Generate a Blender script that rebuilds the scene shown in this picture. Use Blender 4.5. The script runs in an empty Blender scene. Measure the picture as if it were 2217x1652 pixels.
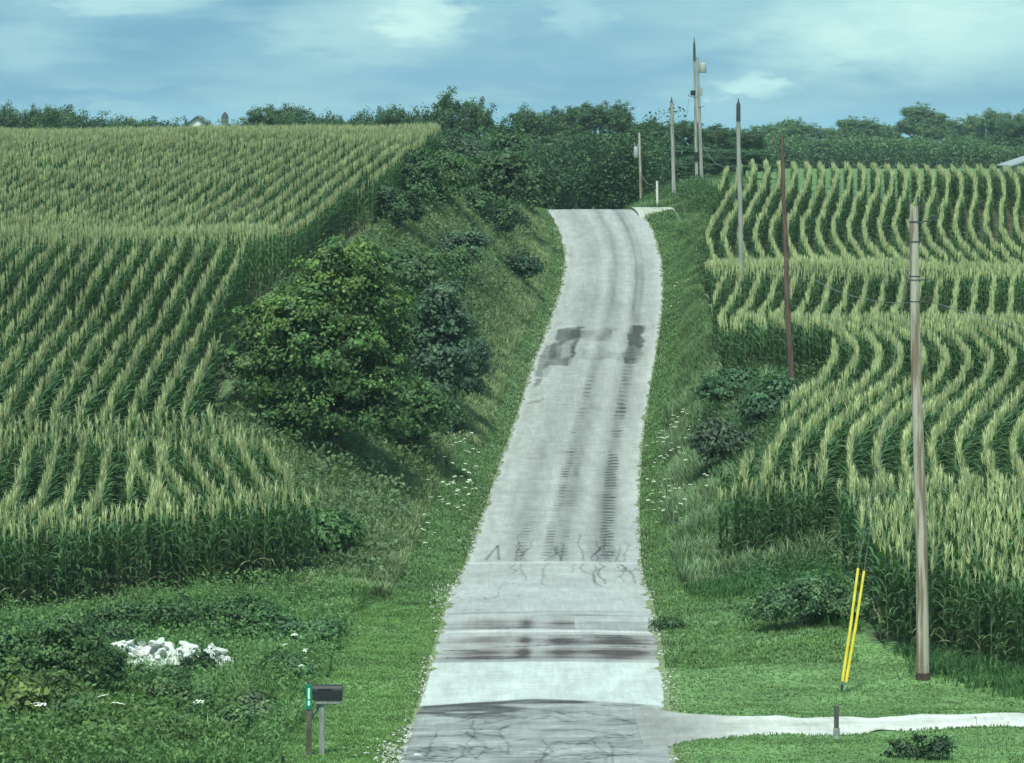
import bpy, math, random
import numpy as np
from mathutils import Vector, Matrix

rnd = random.Random(7)
rng = np.random.default_rng(11)
scene = bpy.context.scene
col = scene.collection
R = math.radians

# ------------------------------------------------------------------ camera
cam_d = bpy.data.cameras.new("camera")
cam_d.lens = 129.9
cam_d.sensor_width = 36.0
cam_d.shift_y = -0.2373
cam_d.clip_start = 0.5
cam_d.clip_end = 20000
cam = bpy.data.objects.new("camera", cam_d)
cam.location = (0, 0, 0)
cam.rotation_euler = (R(90), 0, 0)
col.objects.link(cam)
scene.camera = cam
FPX = 8000.0          # focal length measured in photo pixels (photo width 2217)

# ------------------------------------------------------------------ light
SUN_EL, SUN_AZ = 62.0, 190.0      # azimuth clockwise from +Y: behind the camera, to its left
scene.view_settings.view_transform = 'Standard'
scene.view_settings.look = 'None'
scene.view_settings.gamma = 1
scene.view_settings.exposure = 0.62
scene.cycles.max_bounces = 6
scene.cycles.transparent_max_bounces = 4
scene.cycles.volume_bounces = 0
scene.cycles.use_denoising = True

sun_d = bpy.data.lights.new("sun", 'SUN')
sun_d.energy = 3.2
sun_d.angle = R(7)
sun_d.color = (0.98, 1.0, 0.80)
sun = bpy.data.objects.new("sun", sun_d)
a, e = R(SUN_AZ), R(SUN_EL)
to_sun = Vector((math.sin(a) * math.cos(e), math.cos(a) * math.cos(e), math.sin(e)))
sun.rotation_euler = to_sun.to_track_quat('Z', 'Y').to_euler()
sun.location = (0, 0, 60)
col.objects.link(sun)


class NT:
    """tiny helper to write node trees"""
    def __init__(self, tree):
        self.t = tree
    def n(self, kind, **kw):
        nd = self.t.nodes.new(kind)
        for k, v in kw.items():
            if k.startswith('i_'):
                nd.inputs[k[2:].replace('_', ' ')].default_value = v
            else:
                setattr(nd, k, v)
        return nd
    def put(self, sock, v):
        if hasattr(v, 'is_linked') or hasattr(v, 'links'):
            self.t.links.new(v, sock)
        else:
            sock.default_value = v
    def m(self, op, a, b=0.0, c=0.0, clamp=False):
        nd = self.t.nodes.new('ShaderNodeMath'); nd.operation = op; nd.use_clamp = clamp
        self.put(nd.inputs[0], a); self.put(nd.inputs[1], b)
        if op in ('MULTIPLY_ADD', 'SMOOTH_MIN'): self.put(nd.inputs[2], c)
        return nd.outputs[0]
    def mix(self, f, a, b, mode='MIX'):
        nd = self.t.nodes.new('ShaderNodeMix'); nd.data_type = 'RGBA'; nd.blend_type = mode
        self.put(nd.inputs[0], f); self.put(nd.inputs[6], a); self.put(nd.inputs[7], b)
        return nd.outputs[2]
    def rng(self, v, a, b, c=0.0, d=1.0, smooth=True):
        nd = self.t.nodes.new('ShaderNodeMapRange')
        if smooth: nd.interpolation_type = 'SMOOTHSTEP'
        self.put(nd.inputs[0], v)
        for i, x in enumerate((a, b, c, d)): self.put(nd.inputs[i + 1], x)
        return nd.outputs[0]
    def noise(self, vec, scale, detail=4.0, rough=0.55):
        nd = self.t.nodes.new('ShaderNodeTexNoise')
        if vec is not None: self.t.links.new(vec, nd.inputs['Vector'])
        nd.inputs['Scale'].default_value = scale; nd.inputs['Detail'].default_value = detail
        nd.inputs['Roughness'].default_value = rough
        return nd.outputs['Fac']
    def xyz(self, x, y, z):
        nd = self.t.nodes.new('ShaderNodeCombineXYZ')
        for i, v in enumerate((x, y, z)): self.put(nd.inputs[i], v)
        return nd.outputs[0]


# ------------------------------------------------------------------ sky
world = bpy.data.worlds.new("World")
scene.world = world
world.use_nodes = True
wt = world.node_tree
wt.nodes.clear()
W = NT(wt)
skyn = W.n('ShaderNodeTexSky')
skyn.sky_type = 'NISHITA'
skyn.sun_disc = False
skyn.sun_elevation = R(SUN_EL)
skyn.sun_rotation = R(SUN_AZ)
skyn.ozone_density = 3.0
geo = W.n('ShaderNodeTexCoord')
sep = W.n('ShaderNodeSeparateXYZ')
wt.links.new(geo.outputs['Generated'], sep.inputs[0])
dx, dy, dz = sep.outputs
ay = W.m('MAXIMUM', W.m('ABSOLUTE', dy), 0.05)
px = W.m('DIVIDE', dx, ay)
pz = W.m('DIVIDE', dz, ay)
# cloud banks: stretched noise in direction space, warped
base = W.xyz(px, W.m('MULTIPLY', dy, 0.15), W.m('MULTIPLY', pz, 3.4))
n1 = W.noise(base, 14.0, 3.0, 0.5)
n2 = W.noise(base, 42.0, 4.0, 0.55)
n3 = W.noise(base, 130.0, 3.0, 0.5)
wx = W.m('MULTIPLY', W.m('SUBTRACT', n2, 0.5), 0.035)
wz = W.m('MULTIPLY', W.m('SUBTRACT', n2, 0.5), 0.010)
wx = W.m('ADD', wx, W.m('MULTIPLY', W.m('SUBTRACT', n3, 0.5), 0.02))
wz = W.m('ADD', wz, W.m('MULTIPLY', W.m('SUBTRACT', n3, 0.5), 0.007))
def blob(cx, cy, rx, ry, soft=0.0):
    x0, z0 = (cx - 1108.5) / FPX, (300 - cy) / FPX
    u = W.m('DIVIDE', W.m('SUBTRACT', W.m('ADD', px, wx), x0), rx / FPX)
    v = W.m('DIVIDE', W.m('SUBTRACT', W.m('ADD', pz, wz), z0), ry / FPX)
    r = W.m('SQRT', W.m('ADD', W.m('MULTIPLY', u, u), W.m('MULTIPLY', v, v)))
    return W.rng(r, 1.0, soft, 0.0, 1.0)
def layer(c, f, k, colr): return W.mix(W.m('MULTIPLY', f, k), c, (*colr, 1))
n4 = W.noise(W.xyz(px, 0.3, W.m('MULTIPLY', pz, 6.0)), 26.0, 5.0, 0.55)
c = W.mix(W.rng(n1, 0.35, 0.65), (0.125, 0.285, 0.39, 1), (0.19, 0.375, 0.445, 1))
c = W.mix(W.rng(pz, 0.013, 0.002, 0.0, 0.55), c, (0.17, 0.42, 0.56, 1))     # clearer air low down
c = layer(c, W.rng(n4, 0.42, 0.62), 0.55, (0.235, 0.42, 0.47))
c = layer(c, blob(2010, 50, 600, 190, 0.2), 0.9, (0.36, 0.58, 0.56))
c = layer(c, blob(2000, 40, 440, 120), W.m('MULTIPLY', 0.5, W.rng(n2, 0.35, 0.65)), (0.50, 0.70, 0.63))
c = layer(c, blob(1640, 182, 120, 40, 0.15), 0.95, (0.40, 0.62, 0.60))
c = layer(c, blob(830, 50, 300, 120, 0.2), 0.8, (0.31, 0.50, 0.52))
c = layer(c, blob(925, 30, 150, 85, 0.3), W.m('MULTIPLY', 0.8, W.rng(n3, 0.3, 0.6, 0.6, 1.0)), (0.45, 0.66, 0.61))
c = layer(c, blob(1270, 25, 120, 60, 0.2), 0.6, (0.30, 0.50, 0.53))
c = layer(c, blob(260, 0, 260, 45, 0.2), 0.75, (0.34, 0.54, 0.55))
c = layer(c, blob(30, 110, 130, 90), 0.5, (0.27, 0.46, 0.50))
c = layer(c, blob(1150, 165, 560, 45, 0.3), 0.6, (0.115, 0.275, 0.41))
c = layer(c, blob(100, 212, 480, 20, 0.3), 0.6, (0.10, 0.26, 0.39))
c = layer(c, blob(1150, 60, 130, 60), 0.45, (0.12, 0.27, 0.39))
c = layer(c, blob(500, 120, 300, 40), 0.35, (0.12, 0.28, 0.40))
hi = W.mix(W.rng(n1, 0.35, 0.7), (0.20, 0.42, 0.55, 1), (0.48, 0.68, 0.74, 1))
c = W.mix(W.rng(pz, 0.04, 0.30), c, hi)
bg1 = W.n('ShaderNodeBackground'); bg1.inputs[1].default_value = 0.10
wt.links.new(skyn.outputs[0], bg1.inputs[0])
bg2 = W.n('ShaderNodeBackground'); bg2.inputs[1].default_value = 1.0
wt.links.new(c, bg2.inputs[0])
mx = W.n('ShaderNodeMixShader')
cover = W.rng(dz, 0.15, 0.9, 1.0, 0.55)
wt.links.new(cover, mx.inputs[0])
wt.links.new(bg1.outputs[0], mx.inputs[1]); wt.links.new(bg2.outputs[0], mx.inputs[2])
wo = W.n('ShaderNodeOutputWorld')
wt.links.new(mx.outputs[0], wo.inputs[0])


# ------------------------------------------------------------------ helpers
def tag(o, label=None, cat=None, group=None, kind=None):
    if label: o['label'] = label
    if cat: o['category'] = cat
    if group: o['group'] = group
    if kind: o['kind'] = kind
    return o

def mesh_np(name, V, F, C=None, mat=None, smooth=False, uv=None):
    """V (n,3); F list of (m,k) int arrays; C (n,3) vertex albedo"""
    me = bpy.data.meshes.new(name)
    V = np.asarray(V, np.float32)
    F = [np.asarray(f, np.int32) for f in (F if isinstance(F, list) else [F]) if len(f)]
    me.vertices.add(len(V)); me.vertices.foreach_set('co', V.ravel())
    loops = np.concatenate([f.ravel() for f in F])
    tot = np.concatenate([np.full(len(f), f.shape[1], np.int32) for f in F])
    st = np.concatenate([[0], np.cumsum(tot)[:-1]]).astype(np.int32)
    me.loops.add(len(loops)); me.loops.foreach_set('vertex_index', loops)
    me.polygons.add(len(tot)); me.polygons.foreach_set('loop_start', st)
    me.polygons.foreach_set('use_smooth', np.full(len(tot), smooth))
    if C is not None:
        at_ = me.color_attributes.new('Col', 'FLOAT_COLOR', 'POINT')
        c4 = np.ones((len(V), 4), np.float32); c4[:, :3] = C
        at_.data.foreach_set('color', c4.ravel())
    me.update(calc_edges=True)
    if mat: me.materials.append(mat)
    return me

def link(name, me, parent=None, loc=None):
    o = bpy.data.objects.new(name, me)
    col.objects.link(o)
    if parent: o.parent = parent
    if loc is not None: o.location = loc
    return o

def empty(name, loc, rz=0.0):
    o = bpy.data.objects.new(name, None)
    o.empty_display_size = 0.3
    o.location = loc; o.rotation_euler = (0, 0, rz)
    col.objects.link(o)
    return o

def copy_tree(root):
    r = root.copy(); col.objects.link(r)
    for ch in list(root.children):
        c_ = ch.copy(); col.objects.link(c_); c_.parent = r
        for g in list(ch.children):
            d_ = g.copy(); col.objects.link(d_); d_.parent = c_
    return r

class MB:
    """collects hard shapes into one mesh"""
    def __init__(self): self.v = []; self.f = []
    def add(self, V, F):
        o = len(self.v); self.v += [tuple(p) for p in V]; self.f += [tuple(i + o for i in f) for f in F]
        return self
    def box(self, x0, x1, y0, y1, z0, z1, M=None):
        V = [Vector(p) for p in ((x0,y0,z0),(x1,y0,z0),(x1,y1,z0),(x0,y1,z0),(x0,y0,z1),(x1,y0,z1),(x1,y1,z1),(x0,y1,z1))]
        if M: V = [M @ p for p in V]
        return self.add(V, [(0,3,2,1),(4,5,6,7),(0,1,5,4),(1,2,6,5),(2,3,7,6),(3,0,4,7)])
    def tube(self, pts, rad, n=8, cap=True):
        pts = [Vector(p) for p in pts]
        if not hasattr(rad, '__len__'): rad = [rad] * len(pts)
        V = []; F = []
        for i, p in enumerate(pts):
            d = (pts[min(i + 1, len(pts) - 1)] - pts[max(i - 1, 0)]).normalized()
            ref = Vector((0, 1, 0)) if abs(d.y) < 0.9 else Vector((1, 0, 0))
            a_ = d.cross(ref).normalized(); b_ = d.cross(a_).normalized()
            for k in range(n):
                t = 2 * math.pi * k / n
                V.append(p + a_ * math.cos(t) * rad[i] + b_ * math.sin(t) * rad[i])
        for i in range(len(pts) - 1):
            for k in range(n):
                F.append((i*n + k, i*n + (k+1) % n, (i+1)*n + (k+1) % n, (i+1)*n + k))
        if cap:
            F.append(tuple(range(n))[::-1]); F.append(tuple(range((len(pts)-1)*n, len(pts)*n)))
        return self.add(V, F)
    def build(self, name, mat, parent=None, loc=None, smooth=False, bevel=0.0):
        me = bpy.data.meshes.new(name)
        me.from_pydata([tuple(p) for p in self.v], [], self.f)
        me.materials.append(mat)
        if smooth:
            me.polygons.foreach_set('use_smooth', [True] * len(me.polygons))
            me.set_sharp_from_angle(angle=R(40))
        me.update()
        o = link(name, me, parent, loc)
        if bevel:
            bm_ = o.modifiers.new('bevel', 'BEVEL'); bm_.width = bevel; bm_.segments = 2
        return o

# value noise in numpy
_tab = rng.random((256, 256)).astype(np.float32)
def vnoise(x, y, s=1.0, seed=0):
    x = np.asarray(x, float) * s + seed * 17.3; y = np.asarray(y, float) * s + seed * 9.1
    xi = np.floor(x).astype(int); yi = np.floor(y).astype(int)
    fx = x - xi; fy = y - yi
    fx = fx * fx * (3 - 2 * fx); fy = fy * fy * (3 - 2 * fy)
    g = lambda i, j: _tab[i & 255, j & 255]
    return (g(xi, yi) * (1 - fx) + g(xi + 1, yi) * fx) * (1 - fy) + (g(xi, yi + 1) * (1 - fx) + g(xi + 1, yi + 1) * fx) * fy
def fbm(x, y, s=1.0, seed=0, octv=3):
    t = 0; a_ = 0.5; n = 0
    for k in range(octv):
        t = t + a_ * vnoise(x, y, s * 2 ** k, seed + k * 3); n += a_; a_ *= 0.5
    return t / n
def sstep(x, a_, b_):
    t = np.clip((x - a_) / (b_ - a_), 0, 1); return t * t * (3 - 2 * t)

# ------------------------------------------------------------------ materials
def new_mat(name):
    m = bpy.data.materials.new(name); m.use_nodes = True
    t = m.node_tree; t.nodes.clear()
    out = t.nodes.new('ShaderNodeOutputMaterial')
    return m, NT(t), out

def leaf_mat(name, rough=0.55, trans=0.3, spec=0.3, nscale=2.0, gain=1.0):
    m, N, out = new_mat(name)
    at_ = N.n('ShaderNodeAttribute'); at_.attribute_name = 'Col'
    tc = N.n('ShaderNodeNewGeometry')
    nz = N.noise(tc.outputs['Position'], nscale, 2.0)
    c_ = N.mix(1.0, at_.outputs['Color'], N.rng(nz, 0.3, 0.7, 0.75 * gain, 1.25 * gain), 'MULTIPLY')
    c_ = N.mix(1.0, c_, (0.97, 1.0, 1.10, 1), 'MULTIPLY')
    b = N.n('ShaderNodeBsdfPrincipled')
    N.t.links.new(c_, b.inputs['Base Color']); b.inputs['Roughness'].default_value = rough
    b.inputs['Specular IOR Level'].default_value = spec
    tr = N.n('ShaderNodeBsdfTranslucent')
    c2 = N.mix(1.0, c_, (1.1, 1.25, 0.6, 1), 'MULTIPLY')
    N.t.links.new(c2, tr.inputs['Color'])
    mxs = N.n('ShaderNodeMixShader'); mxs.inputs[0].default_value = trans
    N.t.links.new(b.outputs[0], mxs.inputs[1]); N.t.links.new(tr.outputs[0], mxs.inputs[2])
    N.t.links.new(mxs.outputs[0], out.inputs[0])
    return m

def plain_mat(name, c1, c2, scale=6.0, rough=0.8, stretch=(1, 1, 1), bump=0.0, metallic=0.0, detail=4.0, lo=0.35, hi=0.65, attr=False):
    m, N, out = new_mat(name)
    tc = N.n('ShaderNodeTexCoord'); mp = N.n('ShaderNodeMapping')
    mp.inputs['Scale'].default_value = stretch
    N.t.links.new(tc.outputs['Object'], mp.inputs[0])
    nz = N.noise(mp.outputs[0], scale, detail)
    c_ = N.mix(N.rng(nz, lo, hi), (*c1, 1), (*c2, 1))
    b = N.n('ShaderNodeBsdfPrincipled')
    N.t.links.new(c_, b.inputs['Base Color']); b.inputs['Roughness'].default_value = rough
    b.inputs['Metallic'].default_value = metallic
    if bump:
        bp = N.n('ShaderNodeBump'); bp.inputs['Strength'].default_value = bump
        N.t.links.new(nz, bp.inputs['Height']); N.t.links.new(bp.outputs[0], b.inputs['Normal'])
    N.t.links.new(b.outputs[0], out.inputs[0])
    return m

def ground_mat(name, road=False):
    m, N, out = new_mat(name)
    at_ = N.n('ShaderNodeAttribute'); at_.attribute_name = 'Col'
    tc = N.n('ShaderNodeNewGeometry')
    P = tc.outputs['Position']
    b = N.n('ShaderNodeBsdfPrincipled')
    if road:
        mp = N.n('ShaderNodeMapping'); mp.inputs['Scale'].default_value = (1.0, 0.35, 1.0)
        N.t.links.new(P, mp.inputs[0])
        n1_ = N.noise(mp.outputs[0], 2.2, 5.0, 0.6); n2_ = N.noise(P, 30.0, 3.0, 0.7)
        c_ = N.mix(1.0, at_.outputs['Color'], N.rng(n1_, 0.25, 0.75, 0.9, 1.1), 'MULTIPLY')
        c_ = N.mix(1.0, c_, N.rng(n2_, 0.3, 0.7, 0.82, 1.15), 'MULTIPLY')
        mp2 = N.n('ShaderNodeMapping'); mp2.inputs['Scale'].default_value = (6.0, 0.35, 1.0)
        N.t.links.new(P, mp2.inputs[0]); n3_ = N.noise(mp2.outputs[0], 1.6, 4.0, 0.6)
        c_ = N.mix(1.0, c_, N.rng(n3_, 0.3, 0.7, 0.93, 1.06), 'MULTIPLY')
        mp3 = N.n('ShaderNodeMapping'); mp3.inputs['Scale'].default_value = (0.5, 4.0, 1.0)
        N.t.links.new(P, mp3.inputs[0]); n4_ = N.noise(mp3.outputs[0], 2.0, 4.0, 0.6)
        c_ = N.mix(1.0, c_, N.rng(n4_, 0.3, 0.7, 0.92, 1.07), 'MULTIPLY')
        b.inputs['Roughness'].default_value = 0.85
        hgt = n2_; st = 0.15
    else:
        mp = N.n('ShaderNodeMapping'); mp.inputs['Scale'].default_value = (0.5, 1.0, 1.0)
        N.t.links.new(P, mp.inputs[0])
        n1_ = N.noise(mp.outputs[0], 0.9, 6.0, 0.6); n2_ = N.noise(P, 9.0, 4.0, 0.65)
        c_ = N.mix(1.0, at_.outputs['Color'], N.rng(n1_, 0.3, 0.7, 0.85, 1.5), 'MULTIPLY')
        c_ = N.mix(1.0, c_, N.rng(n2_, 0.3, 0.7, 0.6, 1.35), 'MULTIPLY')
        b.inputs['Roughness'].default_value = 0.9
        hgt = n2_; st = 0.5
    N.t.links.new(c_, b.inputs['Base Color'])
    b.inputs['Specular IOR Level'].default_value = 0.15
    bp = N.n('ShaderNodeBump'); bp.inputs['Strength'].default_value = st; bp.inputs['Distance'].default_value = 0.05
    N.t.links.new(hgt, bp.inputs['Height']); N.t.links.new(bp.outputs[0], b.inputs['Normal'])
    N.t.links.new(b.outputs[0], out.inputs[0])
    return m

M_leaf = leaf_mat('foliage', trans=0.3, gain=1.2)
M_corn = leaf_mat('corn_leaf', rough=0.5, trans=0.3, spec=0.35, nscale=1.2, gain=1.32)
M_grass = leaf_mat('grass_blade', rough=0.7, trans=0.35, spec=0.15, nscale=1.5, gain=1.25)
M_ground = ground_mat('ground_soil_grass')
M_road = ground_mat('road_surface', True)
M_bark = plain_mat('bark', (0.05, 0.045, 0.035), (0.11, 0.10, 0.08), 8, 0.9, (1, 1, 0.3), 0.4)
M_gravel = plain_mat('pale_gravel', (0.42, 0.46, 0.45), (0.62, 0.66, 0.63), 12, 0.9, bump=0.3)
M_wood_grey = plain_mat('weathered_pole_wood', (0.19, 0.14, 0.10), (0.40, 0.38, 0.32), 4, 0.85, (2.2, 2.2, 0.16), 0.5, lo=0.42, hi=0.6)
M_wood_pale = plain_mat('pale_pole_wood', (0.21, 0.21, 0.18), (0.36, 0.38, 0.34), 5, 0.85, (3, 3, 0.2), 0.4)
M_wood_red = plain_mat('reddish_pole_wood', (0.075, 0.045, 0.038), (0.15, 0.095, 0.075), 5, 0.85, (3, 3, 0.3), 0.5)
M_wood_dark = plain_mat('dark_tarred_wood', (0.025, 0.035, 0.05), (0.06, 0.07, 0.08), 8, 0.8)
M_metal_grey = plain_mat('galvanised_metal', (0.28, 0.32, 0.33), (0.40, 0.44, 0.45), 10, 0.5, metallic=0.3)
M_wire = plain_mat('wire_metal', (0.12, 0.13, 0.13), (0.2, 0.21, 0.2), 10, 0.5)
M_black = plain_mat('black_paint', (0.006, 0.010, 0.013), (0.012, 0.016, 0.02), 12, 0.6)
M_yellow = plain_mat('yellow_plastic', (0.62, 0.50, 0.03), (0.74, 0.62, 0.08), 5, 0.5)
M_green = plain_mat('green_sign_sheet', (0.004, 0.16, 0.10), (0.008, 0.21, 0.13), 20, 0.35)
M_signwhite = plain_mat('pale_reflective_sheet', (0.45, 0.78, 0.66), (0.55, 0.85, 0.74), 20, 0.4)
M_rock = plain_mat('white_limestone', (0.40, 0.44, 0.42), (0.70, 0.74, 0.71), 4.0, 0.9, bump=0.4)
M_flower = plain_mat('white_petals', (0.7, 0.75, 0.62), (0.85, 0.88, 0.78), 30, 0.9)

# ------------------------------------------------------------------ terrain functions (from the road's edges in the photo)
_T = [  # image row, distance, left edge, right edge
 (1652,68.5,868,1452),(1600,73,882,1443),(1565,76,893,1441),(1530,78.5,905,1440),(1480,82,924,1437),(1430,85.5,933,1430),
 (1345,92,958,1415),(1280,98,980,1400),(1220,107,1010,1385),(1100,123,1052,1382),(1000,137,1085,1386),(900,150,1120,1396),
 (800,160,1150,1414),(700,172,1190,1430),(620,186,1217,1435),(560,196,1225,1432),(500,205,1214,1414),(450,213,1184,1384)]
_Y = np.array([t[1] for t in _T]); _Z = np.array([-(t[0] - 300) * t[1] / FPX for t in _T])
_XL = np.array([(t[2] - 1108.5) * t[1] / FPX for t in _T]); _XR = np.array([(t[3] - 1108.5) * t[1] / FPX for t in _T])
GY = np.arange(-60, 3200, 0.5)
def curve(ys, zs, sig=3.0):
    g = np.interp(GY, ys, zs)
    k = np.exp(-0.5 * (np.arange(-24, 25) * 0.5 / sig) ** 2); k /= k.sum()
    return np.convolve(np.pad(g, 24, mode='edge'), k, 'valid')
near_y, near_z = [-60, 0, 30, 55, 63], [-0.8, -2.0, -7.0, -10.9, -11.4]
G_zr = curve(near_y + list(_Y) + [222, 240, 262, 300, 400, 650, 1200, 3200], near_z + list(_Z) + [-4.55, -6.3, -8.2, -9.5, -10, -9, -8, -8], 1.6)
G_xr = curve([-60, 0, 40] + list(_Y) + [225, 245, 300, 3200], [-0.5, -0.2, 0.2] + list((_XL + _XR) / 2) + [3.5, 0.5, -14, -60], 1.6)
G_zl = curve(near_y + [68, 84, 92, 99, 104, 110, 121, 131, 135, 141, 150, 165, 178, 190, 200, 210, 230, 260, 320, 600, 1200, 3200],
             near_z + [-11.7, -12, -12.05, -11.9, -10.9, -10.2, -8.1, -5.9, -5.55, -5.75, -5.0, -3.5, -2.3, -1.75, -1.6, -1.8, -3.2, -5.2, -7.5, -8, -7, -8], 1.8)
G_zf = curve(near_y + [68, 74, 78, 82, 86, 93, 97, 99, 109, 118, 126, 134, 139, 145, 150, 157, 163, 168, 176, 190, 198, 206, 214, 237, 250, 300, 400, 600, 900, 3200],
             near_z + [-11.6, -11.9, -12.1, -12.1, -11.75, -11.25, -11.35, -11.3, -10.6, -10.1, -9.5, -9.05, -8.85, -9.15, -8.7, -7.85, -7.6, -7.85, -7.0, -5.8, -4.6, -3.8, -3.5, -2.9, -3.6, -3.0, -3.3, -4.9, -6, -8], 1.6)
# inner edges of the two fields
G_el = curve([-60, 84, 92, 99, 103, 110, 118, 130, 140, 150, 163, 178, 190, 212, 260, 3200], [-6, -6, -6, -5.5, -6.8, -9.3, -9.4, -9.0, -8.4, -7.4, -5.9, -4.2, -3.9, -4.2, -10, -60], 2)
G_er = curve([60, 84, 92, 99, 102, 107, 114, 121, 127, 134, 150, 165, 175, 190, 205, 214, 240, 260, 3200], [8, 8, 9.5, 10.5, 9.6, 8.5, 8.8, 9.4, 9.4, 8.9, 8.3, 8.7, 8.9, 10.0, 11.6, 12.0, 12.0, 16, 30], 2)
def gi(g, y): return np.interp(y, GY, g)
def H(X, Y, rough=True):
    X = np.asarray(X, float); Y = np.asarray(Y, float)
    xr = gi(G_xr, Y); zr = gi(G_zr, Y)
    u = X - xr
    ul = np.minimum(gi(G_el, Y) - xr, -5.0); ur = np.maximum(gi(G_er, Y) - xr, 5.0)
    tl = np.clip((-u - 2.8) / (-ul - 2.8), 0, 1); tr = np.clip((u - 2.8) / (ur - 2.8), 0, 1)
    sl = tl * tl * (3 - 2 * tl); sr = tr * tr * (3 - 2 * tr)
    sl = 0.5 * sl + 0.5 * tl; sr = 0.5 * sr + 0.5 * tr
    sr = sr * (1 - sstep(Y, 202, 207) * (1 - sstep(Y, 216, 221)) * (1 - sstep(u, 4.9, 6.4)))
    far = sstep(Y, 230, 420)
    zl = gi(G_zl, Y) + 0.012 * np.clip(X + 12, -30, 0) * sstep(Y, 120, 190)
    zf = gi(G_zf, Y) - 0.02 * np.clip(X - 14, 0, 30) * sstep(Y, 110, 150) * (1 - far)
    z = zr + (zl - zr) * sl * (u < 0) + (zf - zr) * sr * (u >= 0)
    if rough:
        amp = np.clip((np.abs(u) - 2.7) / 2.0, 0, 1)
        z = z + amp * ((fbm(X, Y, 0.35, 2) - 0.5) * 0.30 + (fbm(X, Y, 1.4, 5) - 0.5) * 0.10)
        z = z + far * (fbm(X, Y, 0.004, 9) - 0.5) * 6 * sstep(Y, 700, 1500)
    return z
def Hs(x, y): return float(H(np.array([x]), np.array([y]))[0])
def wx_(px_, D): return (px_ - 1108.5) * D / FPX
def wz_(py_, D): return (300 - py_) * D / FPX

# driveway centre line: leaves the road to the right
def drive_mask(X, Y):
    yc = 75.2 + 0.09 * (X - 4)
    half = 0.98 + 2.6 * np.exp(-np.clip(X - 2.9, 0, 50) / 1.1)
    return sstep(half - np.abs(Y - yc), -0.08, 0.08) * (X > 2.0)

# ------------------------------------------------------------------ ground sheet
def build_ground():
    u = np.concatenate([np.array([-1500, -900, -500, -300, -200, -140, -100, -75, -60]), np.arange(-50, -14, 1.2), np.arange(-14, -3.2, 0.4),
                        np.arange(-3.2, 3.3, 0.2), np.arange(3.4, 14, 0.4), np.arange(14, 50, 1.2), np.array([60, 75, 100, 140, 200, 300, 500, 900, 1500])])
    y = np.concatenate([np.arange(-60, 60, 5.0), np.arange(60, 100, 0.35), np.arange(100, 230, 0.6), np.arange(230, 330, 3.0), np.arange(330, 800, 20.0), np.arange(800, 3200, 150.0)])
    U, Y = np.meshgrid(u, y)
    X = U + gi(G_xr, Y)
    Z = H(X, Y)
    # sunk under the road and the driveway
    Z = Z - 0.07 * (1 - sstep(np.abs(U), 2.35, 2.75)) * (Y < 260)
    dm = drive_mask(X, Y)
    Z = Z - 0.07 * dm
    V = np.stack([X, Y, Z], -1).reshape(-1, 3)
    ny, nx = X.shape
    i = np.arange((ny - 1) * (nx - 1)); r = i // (nx - 1); c_ = i % (nx - 1)
    F = np.stack([r*nx + c_, r*nx + c_ + 1, (r+1)*nx + c_ + 1, (r+1)*nx + c_], -1)
    lawn = np.array([0.095, 0.175, 0.068]); verge = np.array([0.08, 0.145, 0.066]); soil = np.array([0.06, 0.065, 0.04]); tan = np.array([0.17, 0.165, 0.11])
    pasture = np.array([0.085, 0.15, 0.055])
    Xf, Yf, Uf = V[:, 0], V[:, 1], U.ravel()
    C = np.tile(verge, (len(V), 1))
    w = ((Xf > 2.5) & (Yf < 87)) * 1.0
    w = np.maximum(w, sstep(Uf, -5.5, -4.0) * (Yf < 95) * (Uf < 0))
    w = w[:, None]; C = C * (1 - w) + lawn * w
    ed = np.exp(-((np.abs(Uf) - 2.6) / 0.35) ** 2)[:, None] * (0.5 + 0.5 * fbm(Xf, Yf, 0.8, 4))[:, None]
    C = C * (1 - ed * 0.7) + tan * ed * 0.7
    f_ = (((Xf < gi(G_el, Yf)) & (Yf > 92)) | ((Xf > gi(G_er, Yf)) & (Yf > 86))) & (Yf < 214)
    C[f_] = soil
    # dry brownish bank left of the upper road
    b_ = (sstep(Yf, 135, 160) * (1 - sstep(Yf, 205, 215)) * (Uf < 0) * sstep(-Uf, 2.8, 3.6) * (0.4 + 0.6 * fbm(Xf, Yf, 0.25, 8)))[:, None]
    C = C * (1 - b_ * 0.5) + np.array([0.15, 0.17, 0.09]) * b_ * 0.5
    p_ = (sstep(Yf, 262, 285) * (1 - sstep(Yf, 640, 700)) * (Xf > 12))[:, None]
    C = C * (1 - p_) + pasture * p_
    o = link('ground', mesh_np('ground', V, F, C, M_ground, True))
    tag(o, kind='structure')
build_ground()

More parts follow.
